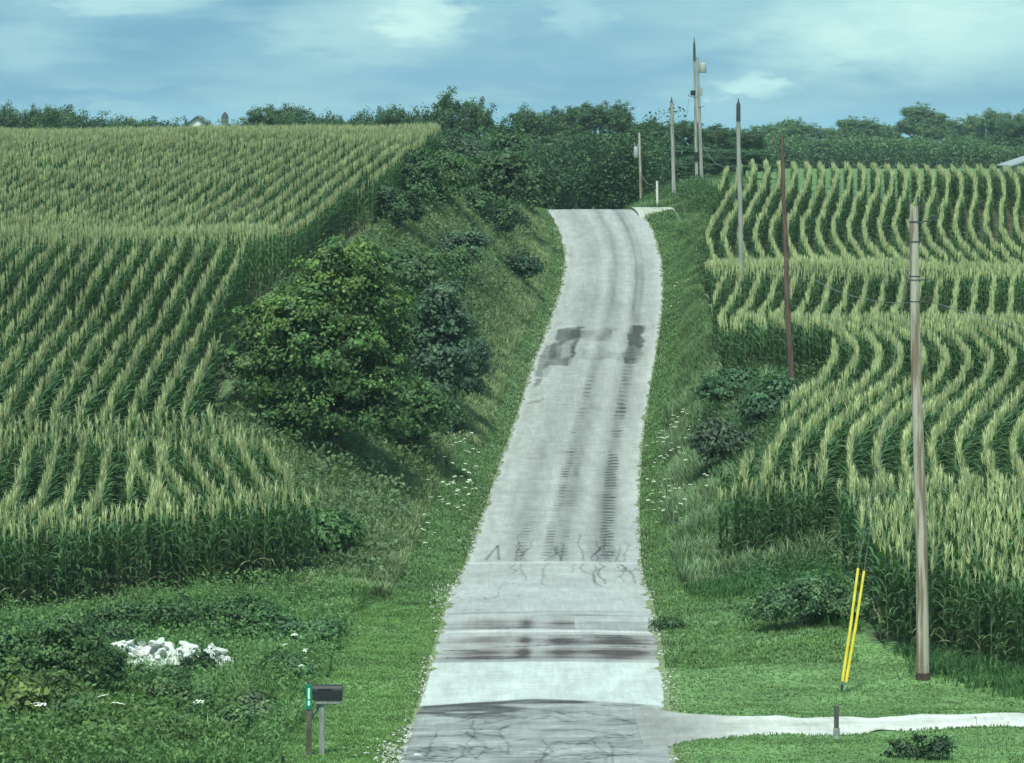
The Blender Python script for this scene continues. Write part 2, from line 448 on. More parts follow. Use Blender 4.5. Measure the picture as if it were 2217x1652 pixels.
# ------------------------------------------------------------------ road
def build_road():
    ys = np.arange(60, 262, 0.055); uu = np.linspace(-1, 1, 131)
    Uq, Y = np.meshgrid(uu, ys)
    xl = np.interp(Y, _Y, _XL); xr = np.interp(Y, _Y, _XR); half = np.where(Y > 213, 2.6, np.clip((xr - xl) / 2, 2.4, 2.8))
    half = curve_half(Y)
    edge = (0.17 + 0.10 * (Y < 100)) * (fbm(Y, Uq * 0 + 3, 1.3, 1) - 0.5) * 2 + 0.13 * (vnoise(Y, Uq * 0 + (Uq > 0) * 9, 3.1, 4) - 0.5) * 2 + 0.35 * np.exp(-((Y - 97.5) / 1.3) ** 2) * (Uq < 0) * (vnoise(Y, Uq * 0, 2.0, 9) - 0.2) + 0.25 * np.exp(-((Y - 70) / 3.0) ** 2) * (Uq < 0) * vnoise(Y, Uq * 0, 2.0, 9)
    X = gi(G_xr, Y) + Uq * (half + edge * np.abs(Uq) ** 8)
    Z = gi(G_zr, Y) - 0.035 * Uq ** 2 + 0.012
    Z = Z - 0.10 * sstep(np.abs(Uq), 0.985, 1.0)
    V = np.stack([X, Y, Z], -1).reshape(-1, 3)
    # ---- colour: real patches, tar and wear
    U = Uq
    n = lambda s, sx=1.0, sd=0: fbm(X * sx, Y, s, sd)
    base = 0.285 + 0.05 * (fbm(X, Y * 0.06, 2.6, 3) - 0.5) * 2 + 0.03 * (n(0.5, 1, 6) - 0.5)
    L = base.copy()
    tint = np.ones(X.shape + (3,)) * np.array([0.93, 1.0, 0.995])
    # longitudinal wheel wear
    for c0, w0, a0 in ((-0.45, 0.10, -0.03), (0.05, 0.12, -0.035), (0.52, 0.10, -0.06), (-0.15, 0.07, 0.03), (0.3, 0.07, 0.03), (-0.8, 0.15, 0.035), (0.88, 0.1, 0.04)):
        L += a0 * np.exp(-((U - c0 - 0.03 * np.sin(Y * 0.05)) / w0) ** 2) * (0.6 + 0.8 * vnoise(U * 2, Y, 0.09, 7))
    seg = lambda a_, b_, s=0.25: sstep(Y, a_ - s, a_ + s) * (1 - sstep(Y, b_ - s, b_ + s))
    wob = 0.5 * (fbm(X, Y * 0, 0.7, 12) - 0.5) * 2
    # near: grey broken surface with tar smears
    yb = 79.4 - 0.9 * U ** 2 + wob * 0.5
    near = 1 - sstep(Y, yb - 0.12, yb + 0.12)
    smear = fbm(X * 0.9 + Y * 0.35, Y * 1.6 - X * 0.2, 1.1, 21, 4)
    crack = np.abs(fbm(X * 0.6 + 0.3 * Y, Y * 0.9, 1.0, 33, 3) - 0.5)
    Ln = 0.245 + 0.12 * (smear - 0.5) * 2 - 0.13 * (1 - sstep(crack, 0.0, 0.022)) * sstep(fbm(X, Y, 0.4, 40), 0.42, 0.6)
    Ln = Ln - 0.16 * sstep(fbm(X * 0.5, Y * 1.4, 1.2, 51, 4), 0.50, 0.60) * sstep(Y, 75.5, 78)
    L = L * (1 - near) + Ln * near
    # pale fresh slab
    s1 = sstep(Y, yb + 0.0, yb + 0.2) * (1 - sstep(Y, 85.1 + wob * 0.2, 85.3 + wob * 0.2))
    L = L * (1 - s1) + (0.44 + 0.06 * (fbm(X * 1.5, Y * 0.3, 2.0, 61) - 0.5) * 2) * s1
    tint = tint * (1 - s1[..., None]) + np.array([0.9, 1.02, 1.0]) * s1[..., None]
    # brown-grey streaked section
    s2 = seg(85.3, 94.0, 0.12)
    streak = fbm(X * 0.35, Y * 2.2, 1.0, 71, 3)
    cols_ = 0.75 * np.exp(-((U + 0.55) / 0.30) ** 2) + 0.9 * np.exp(-((U + 0.20) / 0.07) ** 2) + 0.8 * np.exp(-((U - 0.13) / 0.16) ** 2) + 1.0 * np.exp(-((U - 0.66) / 0.30) ** 2)
    band = np.exp(-((Y - 86.6) / 0.8) ** 2) + 0.8 * np.exp(-((Y - 88.7) / 0.7) ** 2) * (U > -2) + 0.6 * np.exp(-((Y - 91.6) / 0.9) ** 2) * (U < 0.25)
    L2 = 0.33 - 0.36 * np.clip(cols_ * band * (0.5 + streak), 0, 1) - 0.09 * sstep(streak, 0.5, 0.75)
    L2 = L2 + 0.14 * np.exp(-((Y - 90.2 + 0.3 * wob) / 0.18) ** 2)
    L = L * (1 - s2) + L2 * s2
    t2 = s2 * np.clip(cols_ * band, 0, 1)
    tint = tint * (1 - t2[..., None] * 1.0) + np.array([1.10, 0.97, 0.97]) * t2[..., None]
    # paler approach with cracks
    s3 = seg(94.0, 106.8, 0.15)
    cr3 = np.abs(fbm(X * 1.4, Y * 0.22, 1.0, 81, 3) - 0.5)
    L3 = 0.33 + 0.05 * (n(0.7, 1, 90) - 0.5) * 2 - 0.14 * (1 - sstep(cr3, 0.0, 0.012)) * sstep(fbm(X, Y, 0.3, 95), 0.42, 0.6)
    L = L * (1 - s3) + L3 * s3
    ln = np.exp(-((Y - 107.0 + 0.25 * wob) / 0.22) ** 2)
    L = L + 0.12 * ln
    # ladder tracks of sealed cracks
    def ladder(c0, w0, y0, y1, a0, per=0.85, drift=0.0):
        cc = c0 + drift * (Y - y0) / 50.0
        m_ = np.exp(-((U - cc - 0.02 * (vnoise(Y, Y * 0, 0.4, 8) - 0.5)) / w0) ** 4) * sstep(Y, y0, y0 + 1.5) * (1 - sstep(Y, y1 - 14, y1))
        ph = (Y + 0.5 * vnoise(X * 3, Y * 0.5, 1, 5)) / per
        d_ = 0.15 + 0.95 * (np.abs((ph % 1) - 0.5) < 0.22)
        return 1.05 * a0 * m_ * d_ * (0.35 + 0.9 * sstep(fbm(X * 1.5, Y * 0.35, 1.0, 23), 0.40, 0.58)) * (0.4 + 0.9 * vnoise(X * 2, Y * 0.6, 1.0, 14))
    L -= ladder(-0.10, 0.06, 107.5, 165, 0.12, drift=0.10) + ladder(0.10, 0.045, 107.5, 150, 0.06, drift=0.05)
    L -= ladder(0.62, 0.085, 107.5, 172, 0.14, drift=-0.02) + ladder(-0.42, 0.06, 107.5, 125, 0.10, drift=0.2)
    L -= 0.035 * np.exp(-((U - 0.05) / 0.12) ** 2) * seg(107, 170, 2) + 0.05 * np.exp(-((U - 0.60) / 0.1) ** 2) * seg(107, 175, 2)
    # sealed cracks: irregular tar lines
    gl = random.Random(5)
    def tar(p, w, dk):
        for (u0, y0), (u1, y1) in zip(p[:-1], p[1:]):
            j0 = max(0, int((min(y0, y1) - 0.4 - 60) / 0.055)); j1 = min(len(ys), int((max(y0, y1) + 0.4 - 60) / 0.055) + 1)
            if j1 <= j0: continue
            a_, b_ = U[j0:j1] * 2.57, Y[j0:j1]
            vx, vy = (u1 - u0) * 2.57, y1 - y0; l2 = vx * vx + vy * vy + 1e-9
            t = np.clip(((a_ - u0 * 2.57) * vx + (b_ - y0) * vy) / l2, 0, 1)
            dd = np.hypot(a_ - u0 * 2.57 - t * vx, (b_ - y0 - t * vy) * 0.6)
            L[j0:j1] -= dk * np.exp(-(dd / w) ** 2)
    for k in range(26):          # squiggles across the long joint
        u0 = gl.choice([-0.42, -0.36, -0.08, 0.0, 0.12, 0.3, 0.5, 0.6, 0.68, 0.78]) + gl.gauss(0, 0.04); y0 = 107.4 if gl.random() < 0.55 else 106.6
        sg = 1 if y0 > 107 else -1; p = [(u0, y0)]
        for q in range(gl.randint(3, 6)):
            u0 += gl.gauss(0.0, 0.035) - 0.004 * sg; y0 += sg * gl.uniform(0.5, 1.6); p.append((u0, y0))
        tar(p, gl.uniform(0.02, 0.04), gl.uniform(0.08, 0.16))
    for k in range(60):          # wandering tar lines on the nearest stretch
        u0 = gl.uniform(-1, 0.9); y0 = gl.uniform(66, 79); p = [(u0, y0)]; du = gl.choice([-1, 1])
        for q in range(gl.randint(4, 9)):
            u0 += du * gl.uniform(0.03, 0.10); y0 += gl.gauss(-0.05, 0.28); p.append((u0, y0))
        tar([q for q in p if -1 < q[0] < 1 and q[1] < 79.0], gl.uniform(0.02, 0.05), gl.uniform(0.05, 0.12))
    for k in range(10):
        u0 = gl.uniform(-0.9, 0.9); y0 = gl.uniform(66, 72); p = [(u0, y0)]
        for q in range(6): u0 += gl.gauss(0.0, 0.04); y0 += gl.uniform(0.4, 1.2); p.append((u0, y0))
        tar([q for q in p if q[1] < 79.0], 0.025, 0.10)
    for k in range(16):          # streaks in the brown section
        u0 = gl.uniform(-1, 0.6); y0 = gl.uniform(85.8, 93.5); p = [(u0, y0)]
        for q in range(gl.randint(3, 8)): u0 += gl.uniform(0.05, 0.12); y0 += gl.gauss(0, 0.06); p.append((u0, y0))
        tar([q for q in p if q[0] < 1], gl.uniform(0.03, 0.07), gl.uniform(0.05, 0.12))
    for k in range(90):          # short cross cracks between the tracks
        u0 = gl.choice([-0.45, -0.12, 0.1, 0.6]) + gl.gauss(0, 0.15); y0 = gl.uniform(109, 160)
        tar([(u0 - gl.uniform(0.04, 0.12), y0), (u0, y0 + gl.gauss(0, 0.1)), (u0 + gl.uniform(0.04, 0.14), y0)], 0.04, gl.uniform(0.03, 0.07))
    # dark patch half way up
    Uo, Yo = U, Y
    U = U + 0.16 * (fbm(X, Y, 0.8, 41) - 0.5); Y = Y + 3.0 * (fbm(X, Y, 0.9, 42) - 0.5)
    def rect(u0, u1, y0, y1, a0, su=0.03, sy=0.3):
        return a0 * sstep(U, u0 - su, u0 + su) * (1 - sstep(U, u1 - su, u1 + su)) * sstep(Y, y0 - sy, y0 + sy) * (1 - sstep(Y, y1 - sy, y1 + sy))
    pn = 0.6 + 0.8 * fbm(X, Y, 1.2, 25)
    dk = rect(-0.80, -0.38, 161.5, 170.5, 0.13) + rect(-0.92, -0.72, 158.5, 166, 0.10) + rect(-0.55, 0.2, 167.5, 169.6, 0.07) + rect(-0.3, 0.6, 162.5, 164.8, 0.05) + rect(0.48, 0.74, 161.5, 171.5, 0.14) + rect(0.0, 0.3, 169.5, 170.6, 0.05)
    dk = dk - rect(-0.62, -0.46, 163, 166.5, 0.07)
    L -= np.clip(dk, 0, 0.16) * pn * (0.7 + 0.6 * (vnoise(Uo * 9, Yo * 0.4, 1, 2) > 0.4))
    L -= rect(-0.86, -0.76, 156.3, 158.0, 0.17, 0.02, 0.15) + rect(-0.84, -0.68, 152.7, 153.3, 0.1, 0.02, 0.15) + rect(-0.84, -0.70, 154.0, 154.5, 0.08, 0.02, 0.15)
    U, Y = Uo, Yo
    # thin wishbone crack
    yy = (Y - 107.6) / 4.2
    for sgn in (-1, 1):
        cx_ = -0.70 + sgn * 0.075 * (1 - np.clip(yy, 0, 1)) * (0.9 if sgn > 0 else 1.3)
        L -= 0.2 * np.exp(-((U - cx_) / 0.014) ** 2) * seg(107.8, 111.8, 0.2)
    # horizontal joints
    for yj in (112.4, 118.3, 121.0, 127.5, 131.2, 139.4, 146):
        L -= 0.05 * np.exp(-((Y - yj + 0.3 * wob) / 0.09) ** 2) * (vnoise(X * 0.7, Y * 0, 1, int(yj)) > 0.45)
    # upper road: pale with faint dark lines
    up = sstep(Y, 172, 178)
    L -= up * 0.06 * (np.exp(-((U - 0.47) / 0.035) ** 2) + 0.7 * np.exp(-((U - 0.60) / 0.03) ** 2) + 0.6 * np.exp(-((U - 0.05) / 0.05) ** 2) + 0.4 * np.exp(-((U + 0.3) / 0.06) ** 2))
    L += 0.05 * sstep(np.abs(U), 0.88, 0.97) * (Y > 107)
    L = np.clip(L, 0.06, 0.7)
    C = (L[..., None] * tint).reshape(-1, 3)
    ny, nx = X.shape
    i = np.arange((ny - 1) * (nx - 1)); r = i // (nx - 1); c_ = i % (nx - 1)
    F = np.stack([r*nx + c_, r*nx + c_ + 1, (r+1)*nx + c_ + 1, (r+1)*nx + c_], -1)
    o = link('road', mesh_np('road', V, F, C, M_road, True))
    tag(o, kind='structure')
_hy = curve(_Y, (_XR - _XL) / 2, 2.0)
def curve_half(Y): return np.clip(np.interp(Y, GY, _hy), 2.4, 2.75)
build_road()
# road in front of the frame
def build_strip(name, pts_fn, x0, x1, nx_, y0, y1, ny_, colr, mat): pass
def build_road_near():
    ys = np.arange(-60, 60.01, 2.0); us = np.linspace(-2.6, 2.6, 9)
    Uq, Y = np.meshgrid(us, ys); X = gi(G_xr, Y) + Uq; Z = gi(G_zr, Y) + 0.004
    V = np.stack([X, Y, Z], -1).reshape(-1, 3); ny, nx = X.shape
    i = np.arange((ny - 1) * (nx - 1)); r = i // (nx - 1); c_ = i % (nx - 1)
    F = np.stack([r*nx + c_, r*nx + c_ + 1, (r+1)*nx + c_ + 1, (r+1)*nx + c_], -1)
    C = np.tile([0.27, 0.28, 0.275], (len(V), 1))
    tag(link('road', mesh_np('road_near', V, F, C, M_road, True)), kind='structure')
build_road_near()
# driveway
def build_drive():
    xs = np.concatenate([np.arange(2.55, 8, 0.12), np.arange(8, 40, 0.5)]); t = np.linspace(-1, 1, 15)
    T, X = np.meshgrid(t, xs)
    half = 0.98 + 2.6 * np.exp(-np.clip(X - 2.9, 0, 50) / 1.1)
    half = half + 0.20 * (fbm(X, T * 0 + np.sign(T) * 3, 1.1, 3) - 0.5) * 2 * (np.abs(T) > 0.9)
    Y = 75.2 + 0.09 * (X - 4) + T * half
    Z = H(X, Y) + 0.02 - 0.06 * (np.abs(T) > 0.99) - 0.02 * (1 - sstep(X, 2.4, 2.9))
    V = np.stack([X, Y, Z], -1).reshape(-1, 3)
    k = sstep(X, 2.9, 5.5).ravel()[:, None]
    C = np.array([0.24, 0.25, 0.245]) * (1 - k) + np.array([0.47, 0.50, 0.475]) * k
    C = C * (0.75 + 0.5 * fbm(X, Y, 1.5, 6)).ravel()[:, None] * (1 - 0.12 * np.exp(-(T.ravel() / 0.25) ** 2))[:, None]
    ny, nx = X.shape
    i = np.arange((ny - 1) * (nx - 1)); r = i // (nx - 1); c_ = i % (nx - 1)
    F = np.stack([r*nx + c_, (r+1)*nx + c_, (r+1)*nx + c_ + 1, r*nx + c_ + 1], -1)
    tag(link('driveway', mesh_np('driveway', V, F, C, M_road, True)), kind='structure')
build_drive()
def build_pulloff():
    # pale gravel turn-out on the crest, right of the road
    us = np.linspace(0, 1, 24); vs = np.linspace(0, 1, 14)
    Uq, Vq = np.meshgrid(us, vs)
    Y = 209.6 + 2.6 * Uq + Vq * (7.5 - 4.0 * Uq) + 0.25 * (fbm(Uq * 9, Vq * 0 + 1, 1, 1) - 0.5)
    X = gi(G_xr, Y) + 2.3 + Uq * 2.4
    Z = H(X, Y, False) + 0.13 - 0.15 * ((Vq < 0.01) | (Uq > 0.99))
    Vv = np.stack([X, Y, Z], -1).reshape(-1, 3); ny, nx = X.shape
    i = np.arange((ny - 1) * (nx - 1)); r = i // (nx - 1); c_ = i % (nx - 1)
    F = np.stack([r*nx + c_, r*nx + c_ + 1, (r+1)*nx + c_ + 1, (r+1)*nx + c_], -1)
    tag(link('gravel_turnout', mesh_np('gravel_turnout', Vv, F, np.tile([0.36, 0.38, 0.34], (len(Vv), 1)), M_road, True)), kind='structure')
build_pulloff()

# ------------------------------------------------------------------ corn
def ribbon(p0, az, elev, length, width, droop, segs, twist=0.0):
    """one arching leaf; returns verts, quads"""
    V = []; d = elev; p = np.array(p0, float); ca, sa = math.cos(az), math.sin(az)
    side = np.array([-sa, ca, 0.0])
    st = length / segs
    for i in range(segs + 1):
        t = i / segs
        w = width * (0.55 + 0.9 * t if t < 0.35 else 0.87 * (1 - (t - 0.35) / 0.65) + 0.06) * 0.5
        sd = side * math.cos(twist * t) + np.array([0, 0, 1]) * math.sin(twist * t)
        V.append(p - sd * w); V.append(p + sd * w)
        p = p + np.array([ca * math.cos(d), sa * math.cos(d), math.sin(d)]) * st
        d -= droop / segs
    return V, [(2*i, 2*i + 1, 2*i + 3, 2*i + 2) for i in range(segs)]

def corn_proto(seed, nleaf, segs, tsp, tw, reach=1.0):
    r = random.Random(seed)
    V, F, C, part = [], [], [], []
    def push(v, f, c_, p_):
        o = len(V); V.extend(v); F.extend([tuple(i + o for i in q) for q in f]); C.extend(c_ if isinstance(c_, list) else [c_] * len(v)); part.extend([p_] * len(v))
    h = 1.98
    # stalk: two crossed strips narrow upward
    for az in (0.3, 1.87):
        s = np.array([math.cos(az), math.sin(az), 0]) * 0.014
        push([np.array([0, 0, -0.1]) - s, np.array([0, 0, -0.1]) + s, np.array([0, 0, h]) + s * 0.5, np.array([0, 0, h]) - s * 0.5], [(0, 1, 2, 3)], (0.11, 0.16, 0.06), 0)
    az0 = r.uniform(0, 6.28)
    for k in range(nleaf):
        t = (k + 0.5) / nleaf
        az = az0 + (k % 2) * math.pi + r.uniform(-0.7, 0.7)
        z = 0.15 + t * (h - 0.25)
        ln = reach * (0.72 if t < 0.55 else 0.72 - 0.5 * (t - 0.55)) * r.uniform(0.85, 1.15)
        el = R(r.uniform(64, 80)) if t > 0.4 else R(r.uniform(48, 68))
        dr = r.uniform(1.5, 2.5) * (0.7 if t > 0.75 else 1.0)
        v, f = ribbon((0, 0, z), az, el, ln, 0.10, dr, segs, r.uniform(-0.8, 0.8))
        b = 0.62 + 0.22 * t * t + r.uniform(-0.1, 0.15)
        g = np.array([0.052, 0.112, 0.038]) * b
        if t < 0.25 and r.random() < 0.3: g = np.array([0.20, 0.20, 0.11])
        rib = np.array([0.10, 0.17, 0.075])
        cs = []
        for i in range(segs + 1): cs += [tuple(g)] + [tuple(g * 0.75 + rib * 0.3)]
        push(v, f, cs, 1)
    for k in range(tsp):
        az = r.uniform(0, 6.28); el = R(88) if k == 0 else R(r.uniform(70, 86))
        v, f = ribbon((0, 0, h + 0.02 + 0.02 * k), az, el, 0.36 if k == 0 else r.uniform(0.22, 0.34), tw, 0.1 if k == 0 else r.uniform(0.1, 0.5), 2 if segs > 2 else 1, r.uniform(-1.5, 1.5))
        push(v, f, (0.385, 0.405, 0.205), 2)
    return np.array(V), np.array(F), np.array(C), np.array(part)

LP = [(-45, 88), (-12.8, 92), (-5.1, 98.6), (-6.3, 103), (-9.3, 110), (-9.5, 118), (-9.0, 130), (-8.4, 140), (-7.2, 150), (-5.8, 163), (-4.3, 178), (-3.9, 190), (-4.0, 207), (-45, 211)]
RP = [(5.45, 100.6), (8.55, 99.8), (8.2, 86), (11.4, 82.3), (45, 80), (45, 211), (12.6, 213), (11.9, 205), (10.3, 190), (8.9, 175), (8.7, 165), (8.2, 150), (7.9, 136), (11.6, 134.5), (11, 127), (9.9, 121), (8.5, 114), (7.0, 107)]
def inside(poly, X, Y):
    res = np.zeros(X.shape, bool); n = len(poly)
    for i in range(n):
        x1, y1 = poly[i]; x2, y2 = poly[(i + 1) % n]
        cnd = (y1 > Y) != (y2 > Y)
        xi = (x2 - x1) * (Y - y1) / ((y2 - y1) if y2 != y1 else 1e-9) + x1
        res ^= cnd & (X < xi)
    return res
G_cl = curve([60, 88, 92, 96, 100, 104, 110, 118, 126, 138, 150, 165, 185, 215], [0.6, 0.3, 0.9, 1.15, 0.2, -1.0, -1.4, -1.1, -0.6, -0.2, 0.6, 1.9, 4.0, 7.2], 1.6)
G_cr = curve([60, 90, 98, 104, 110, 118, 124, 130, 138, 144, 150, 158, 165, 172, 178, 184, 190, 198, 205, 216], [-0.3, -0.3, 0, 0.3, 1.5, 3.5, 4.8, 5.2, 4.5, 4.1, 5.1, 6.2, 5.7, 5.45, 5.6, 6.1, 6.9, 8.2, 8.9, 9.4], 1.8)
ROW = 0.76
def field(poly, cen, frontfn, bands, side):
    ys = np.arange(78, 214, 0.16); P = []
    ss = np.arange(-60, 60) * ROW
    S, Y = np.meshgrid(ss, ys)
    Y = Y + rng.uniform(-0.06, 0.06, Y.shape)
    X = S + gi(cen, Y) + rng.normal(0, 0.028, Y.shape) + 0.10 * (vnoise(S * 3, Y, 0.08, 3) - 0.5)
    if side < 0: X = X + sstep(-S, 10.0, 10.6) * (Y < 107) * (-0.55 + 2.5 * np.clip((Y - 93) / 12, 0, 1))
    X = X + 0.03 * np.sin(Y * 0.8 + 0.15 * S) * sstep(Y, 105, 120)
    k = inside(poly, X, Y)
    X, Y = X[k], Y[k]
    inb = np.zeros(X.shape, bool)
    for (b0, b1) in bands:
        m_ = (Y - frontfn(X, b0) >= b0) & (Y - frontfn(X, b0) < b1)
        if b1 == 16.0: m_ &= (X >= 8.55) & (Y < 98.6)
        inb |= m_
    X, Y = X[~inb], Y[~inb]; P.append(np.stack([X, Y], -1))
    for (b0, b1) in bands:                               # end rows planted crosswise
        for yy in np.arange(b0 + 0.3, b1, ROW):
            xs = np.arange(-45, 45, 0.17) + rng.uniform(-0.04, 0.04, len(np.arange(-45, 45, 0.17)))
            y_ = yy + frontfn(xs, b0) + rng.normal(0, 0.04, len(xs))
            k = inside(poly, xs, y_)
            if b1 == 16.0: k &= (xs >= 8.55) & (y_ < 98.4)
            P.append(np.stack([xs[k], y_[k]], -1))
    P = np.concatenate(P)
    lim = 0.1385 * P[:, 1] + 5.0
    P = P[np.abs(P[:, 0]) < lim]
    P = P[rng.random(len(P)) > 0.03]
    return P
fl = lambda x, b: np.interp(x, [-45, -12.8, -5.1], [88, 92, 98.6]) if b < 50 else 0 * x
def fr(x, b):
    if b > 50: return 0 * x
    return np.where(x < 8.55, np.interp(x, [5.45, 8.55], [100.6, 99.8]), np.interp(x, [8.2, 11.4, 45], [86, 82.3, 80]))
PL = field(LP, G_cl, fl, [(0, 2.0), (104.6, 108.2), (132, 140)], -1)
PR = field(RP, G_cr, fr, [(0, 2.4), (2.4, 16.0), (138.5, 142.5), (156, 162.5)], 1)
PL = PL[~((np.abs(PL[:, 0] + 10.1) < 0.5 - 0.09 * (PL[:, 1] - 96.5)) & (PL[:, 1] > 96.4) & (PL[:, 1] < 101))]
_k = (PR[:, 0] < 8.55) | (np.abs(PR[:, 1] - 94.6) > 0.75) ; PR = PR[_k]

def plants_z(P): return H(P[:, 0], P[:, 1])
def front_rank(P, ffn):
    return P[:, 1] - ffn(P[:, 0], 0)

def replicate(P, protos, tmul=1.0, sc_rng=(0.965, 1.03)):
    """one big mesh from prototypes placed at P"""
    Vs, Fs, Cs, off = [], [], [], 0
    z = plants_z(P); pick = rng.integers(0, len(protos), len(P))
    big = fbm(P[:, 0], P[:, 1], 0.12, 31)
    for k, (v, f, c_, _) in enumerate(protos):
        idx = np.where(pick == k)[0]
        if not len(idx): continue
        n = len(idx); a_ = rng.uniform(0, 6.283, n); s = rng.uniform(*sc_rng, n) * (0.96 + 0.08 * big[idx])
        ca, sa = np.cos(a_), np.sin(a_)
        lx, ly = rng.normal(0, 0.02, n), rng.normal(0, 0.02, n)
        X = v[None, :, 0] * ca[:, None] - v[None, :, 1] * sa[:, None] + v[None, :, 2] * lx[:, None]
        Y = v[None, :, 0] * sa[:, None] + v[None, :, 1] * ca[:, None] + v[None, :, 2] * ly[:, None]
        Z = np.repeat(v[None, :, 2], n, 0)
        V = np.stack([X * s[:, None] + P[idx, 0][:, None], Y * s[:, None] + P[idx, 1][:, None], Z * s[:, None] + z[idx][:, None]], -1)
        tintn = (0.90 + 0.2 * rng.random(n))[:, None, None] * (0.85 + 0.3 * big[idx])[:, None, None]
        Cc = np.repeat(c_[None], n, 0) * tintn * np.where(protos[k][3] == 2, tmul, 1.0)[None, :, None]
        F = f[None] + (np.arange(n) * len(v))[:, None, None] + off
        off += n * len(v)
        Vs.append(V.reshape(-1, 3)); Fs.append(F.reshape(-1, f.shape[1])); Cs.append(Cc.reshape(-1, 3))
    return np.concatenate(Vs), np.concatenate(Fs), np.concatenate(Cs)

hi_protos = [corn_proto(s, 14, 4, 13, 0.03, 0.9) for s in range(8)]
lo_protos = [corn_proto(s + 50, 11, 2, 8, 0.06, 0.68) for s in range(8)]

def corn_field(P, ffn, name, label, plabel, group, n_ind, name_side):
    fr_ = front_rank(P, ffn)
    inframe = np.abs(P[:, 0]) < 0.1385 * P[:, 1] - 0.1
    cand = np.where(inframe)[0]
    order = cand[np.argsort(fr_[cand] + 0.25 * (P[cand, 1] - P[cand, 1].min()) * 0.2)]
    ind = order[:n_ind]
    rest = np.ones(len(P), bool); rest[ind] = False
    Q = P[rest]
    nearm = Q[:, 1] < 118
    tm = 0.80 if name_side < 0 else 1.0
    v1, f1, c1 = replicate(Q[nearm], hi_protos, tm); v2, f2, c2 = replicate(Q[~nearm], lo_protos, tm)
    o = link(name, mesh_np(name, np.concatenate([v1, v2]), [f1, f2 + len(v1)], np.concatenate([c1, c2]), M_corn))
    tag(o, label, 'corn', kind='stuff')
    zz = plants_z(P[ind])
    for j, i in enumerate(ind):
        st, lv, ts = corn_meshes[j % len(corn_meshes)]
        r = link('corn_plant', st, None, (P[i, 0], P[i, 1], zz[j]))
        r.rotation_euler = (rnd.gauss(0, 0.03), rnd.gauss(0, 0.03), rnd.uniform(0, 6.28)); s = rnd.uniform(0.9, 1.08); r.scale = (s, s, s)
        link('leaves', lv, r); link('tassel', ts, r)
        tag(r, plabel, 'corn plant', group)
    return len(P)
corn_meshes = []
for (v, f, c_, part) in hi_protos:
    ms = []
    for p_, nm in ((0, 'corn_stalk'), (1, 'corn_leaves'), (2, 'corn_tassel')):
        vi = np.where(part == p_)[0]; remap = -np.ones(len(v), int); remap[vi] = np.arange(len(vi))
        ff = f[part[f[:, 0]] == p_]
        ms.append(mesh_np(nm, v[vi], remap[ff], c_[vi], M_corn))
    corn_meshes.append(ms)
nL = corn_field(PL, fl, 'cornfield', 'tasselled corn rows covering the hillside left of the road',
                'tall green corn plant in the front end rows left of the road', 'corn plants along the front of the left field', 150, -1)
nR = corn_field(PR, fr, 'cornfield', 'tasselled corn rows winding up the slope right of the road',
                'tall green corn plant in the front end rows right of the road', 'corn plants along the front of the right field', 150, 1)
print('corn plants', nL, nR)

# ------------------------------------------------------------------ trees and shrubs
def leaf_cards(cen, size, asp=0.6, cvar=None, out=None, spread=0.75):
    n = len(cen)
    if out is None:
        out = rng.normal(size=(n, 3)) * 0.6; out[:, 2] = np.abs(out[:, 2]) + 0.5
    nn = out + rng.normal(size=(n, 3)) * spread
    nn /= np.linalg.norm(nn, axis=1)[:, None] + 1e-9
    a_ = np.cross(nn, rng.normal(size=(n, 3))); a_ /= np.linalg.norm(a_, axis=1)[:, None] + 1e-9
    b_ = np.cross(nn, a_)
    s = size * rng.uniform(0.6, 1.3, n)
    L = a_ * (s * 0.5)[:, None]; Wd = b_ * (s * asp * 0.5)[:, None]
    V = np.stack([cen - L, cen + Wd, cen + L, cen - Wd], 1).reshape(-1, 3)
    F = np.arange(n * 4).reshape(n, 4)
    C = np.repeat(cvar, 4, 0)
    return V, F, C

def crown(lobes, nclump, per, size, rc, c0, c1, seed=0, hang=0.0, light=None):
    """lobes: (cx,cy,cz,rx,ry,rz); returns vertices, faces, colours and clump centres"""
    g = np.random.default_rng(seed + 900)
    lb = np.array(lobes, float); vol = lb[:, 3] * lb[:, 4] + lb[:, 3] * lb[:, 5]
    pick = g.choice(len(lb), nclump, p=vol / vol.sum())
    d = g.normal(size=(nclump, 3)); d /= np.linalg.norm(d, axis=1)[:, None]
    d[:, 2] = np.where(d[:, 2] < -0.35, -d[:, 2], d[:, 2])
    rr = np.where(g.random(nclump) < 0.16, g.uniform(1.02, 1.32, nclump), g.uniform(0.6, 1.03, nclump))[:, None]
    cc = lb[pick, :3] + d * rr * lb[pick, 3:6]
    k = np.repeat(np.arange(nclump), per)
    rs = rc * g.uniform(0.6, 1.4, nclump)
    off = g.normal(size=(nclump * per, 3)) * 0.55
    off *= rs[k][:, None]; off[:, 2] *= 0.6
    off[:, 2] -= hang * np.abs(off[:, 0])
    P = cc[k] + off
    t = g.random(nclump)[:, None]
    cb = np.array(c0) * (1 - t) + np.array(c1) * t
    cb = cb * g.uniform(0.6, 1.3, nclump)[:, None]
    if light is not None:                     # sunlit look of the top painted into upper clumps as yellow-green
        z0, cl, pr = light
        m_ = (cc[:, 2] > z0) & (g.random(nclump) < pr)
        cb[m_] = np.array(cl) * g.uniform(0.7, 1.2, m_.sum())[:, None]
    cv = cb[k] * g.uniform(0.75, 1.25, len(k))[:, None]
    dirs = off / (np.linalg.norm(off, axis=1)[:, None] + 1e-6) + 0.7 * d[k] + np.array([0, 0, 0.35])
    V, F, C = leaf_cards(P, size, cvar=cv, out=dirs, spread=0.5)
    return V, F, C, cc

